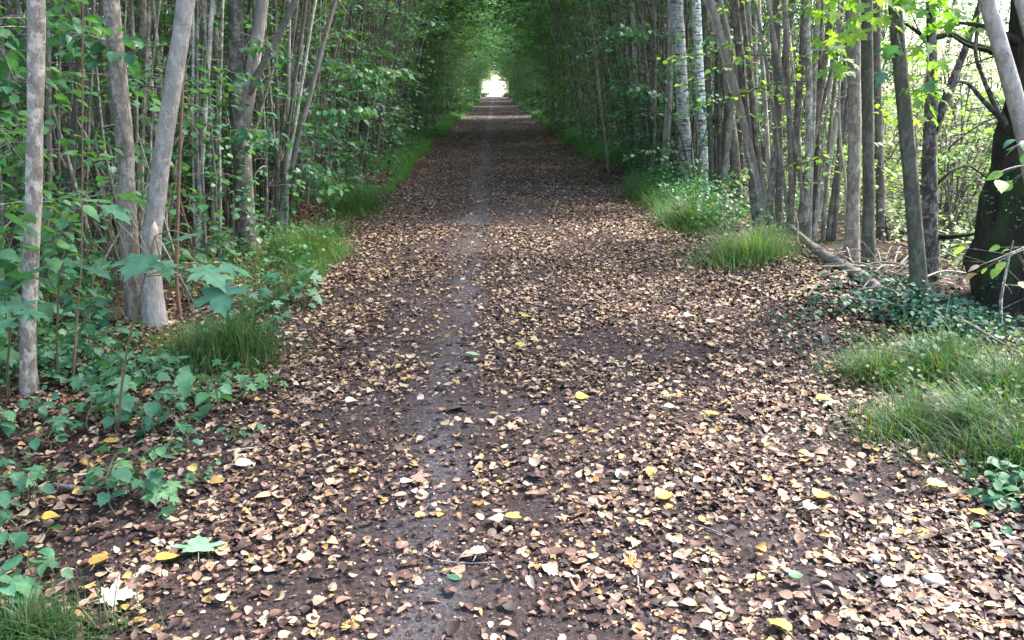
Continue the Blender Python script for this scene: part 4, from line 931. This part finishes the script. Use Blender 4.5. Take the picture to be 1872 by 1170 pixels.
def rw(n):
    return rng.uniform(3.7, 10, n), rng.uniform(4.5, 14, n)
cover('ground_plants', 16000, rw, .05, T_SIMPLE, M['leaf_sunlit_pale'], 'weeds coloured sunlit-pale on the ground of the bright thicket at right', .45)
cover('ground_plants', 3800, fl2, .035, T_OVATE, M['leaf_seedling'], 'small herbs under the seedlings at left', .12)

# ------------------------------------------------------------------ leafy branches hanging into the view
def hanging(name, line, leaves, size, T, mat, label, grp=None, r=.006):
    P = np.array([at(*p) for p in line]); b = tuple(P[0]); root = empty(name, b); mb = MB(); L = spline(P, 12); tube(mb, L, np.linspace(r, r*.3, 12), 5, cap=False); Lf = MB()
    for k in range(leaves):
        u = rng.uniform(.1, 1); p = np.array([np.interp(u, np.linspace(0, 1, 12), L[:, i]) for i in range(3)]); az = rng.uniform(0, 6.28); pl = rng.uniform(.04, .16)
        pl *= max(1, size/.12); q = p+[math.cos(az)*pl, math.sin(az)*pl, rng.uniform(-.08, .02)*max(1, size/.06)]; tube(mb, [p, q], .001, 3, cap=False); leaf_at(Lf, q, az, size*rng.uniform(.6, 1.15), T, rng.uniform(.3, 1.2), rng.normal(0, .5))
    part(mb.build('twig', M['bark_pole'], loc=b), root); part(Lf.build('foliage', mat, loc=b), root); return tag(root, label, 'branch', grp)
ML = M['leaf_backlit_lime']
hanging('leafy_branch', [(1500, -60, 5.6), (1525, 20, 5.5), (1545, 60, 5.4)], 30, .08, T_MAPLE, ML, 'backlit lime maple spray hanging left of the ringed trunk')
hanging('leafy_branch', [(1560, -60, 5.2), (1600, 0, 5.1), (1625, 50, 5.1)], 26, .08, T_MAPLE, ML, 'backlit lime maple spray hanging between the trunk pair and the curving trunk')
hanging('leafy_branch', [(1660, -60, 5.3), (1715, 0, 5.2), (1770, 40, 5.2)], 38, .08, T_MAPLE, ML, 'backlit lime maple spray right of the curving trunk at the top')
hanging('leafy_branch', [(1690, 60, 5.6), (1700, 120, 5.5), (1680, 170, 5.4), (1690, 200, 5.4)], 41, .08, T_MAPLE, ML, 'light green maple leaves covering the fork of the dark trunk')
hanging('leafy_branch', [(1530, 20, 6.4), (1520, 80, 6.3), (1528, 130, 6.3)], 34, .08, T_MAPLE, ML, 'yellowish maple spray beside the crooked dead stem')
hanging('leafy_branch', [(1640, 60, 5.2), (1655, 130, 5.1), (1660, 160, 5.1)], 6, .11, T_MAPLE, M['leaf_maple'], 'few blue-green maple leaves in front of the curving trunk')
hanging('leafy_branch', [(1900, 240, 3.4), (1868, 262, 3.3), (1840, 275, 3.3)], 7, .07, T_OVATE, M['leaf_seedling'], 'small leafy twig crossing the mossy trunk at the right edge')
hanging('leafy_branch', [(1900, 300, 3.3), (1850, 305, 3.2), (1810, 322, 3.2)], 6, .07, T_OVATE, ML, 'lime leafy twig poking in from the right edge')
hanging('leafy_branch', [(1900, 440, 3.2), (1850, 462, 3.1), (1800, 482, 3.1)], 10, .055, T_OVATE, ML, 'twig of yellow-green and browned leaves before the mossy trunk')
hanging('leafy_branch', [(1900, 450, 3.15), (1860, 460, 3.1), (1825, 478, 3.1)], 7, .055, T_OVATE, M['litter_pale'], 'withered brown leaves on a twig before the mossy trunk')
for k, (x0, y0, x1, y1, Y, n_) in enumerate([(80, -40, 150, 60, 5.5, 16), (130, 60, 230, 95, 5.2, 22), (-20, 60, 30, 150, 4.5, 14), (-20, 220, 30, 280, 4.2, 14), (440, 60, 520, 110, 6.6, 14), (660, 140, 730, 130, 9, 30), (600, 110, 700, 160, 9, 34), (560, 220, 680, 200, 8.6, 30), (540, 300, 620, 340, 8.2, 26), (700, 60, 820, 40, 12, 30), (420, 240, 500, 250, 6.8, 18),
                                             (1100, 60, 1180, 50, 11, 22), (1130, 160, 1200, 170, 11, 22), (1040, 30, 1120, 60, 14, 22), (1300, 60, 1340, 100, 9.5, 12)]):
    hanging('leafy_branch', [(x0, y0, Y), ((x0+x1)/2, (y0+y1)/2-10, Y-.1), (x1, y1, Y-.2)], n_*2, .075, T_TOOTH, M['leaf_hazel'], ('leafy hazel spray reaching out from the left row of stems' if x0 < 900 else 'leafy spray reaching out from the right row of stems'), 'leafy sprays from the left row' if x0 < 900 else 'leafy sprays from the right row')

for (x0, y0, x1, y1, lb) in [(878, 128, 897, 143, 'leaves rounding the upper left of the bright opening'), (936, 128, 916, 143, 'leaves rounding the upper right of the bright opening'), (890, 128, 922, 134, 'leaves hanging over the top of the bright opening'), (878, 172, 893, 168, 'leaves at the lower left of the bright opening'), (938, 172, 921, 170, 'leaves at the lower right of the bright opening')]:
    hanging('leafy_branch', [(x0, y0, 140), ((x0+x1)/2, (y0+y1)/2, 139.5), (x1, y1, 139)], 150, .30, T_SIMPLE, ML, lb, r=.02)
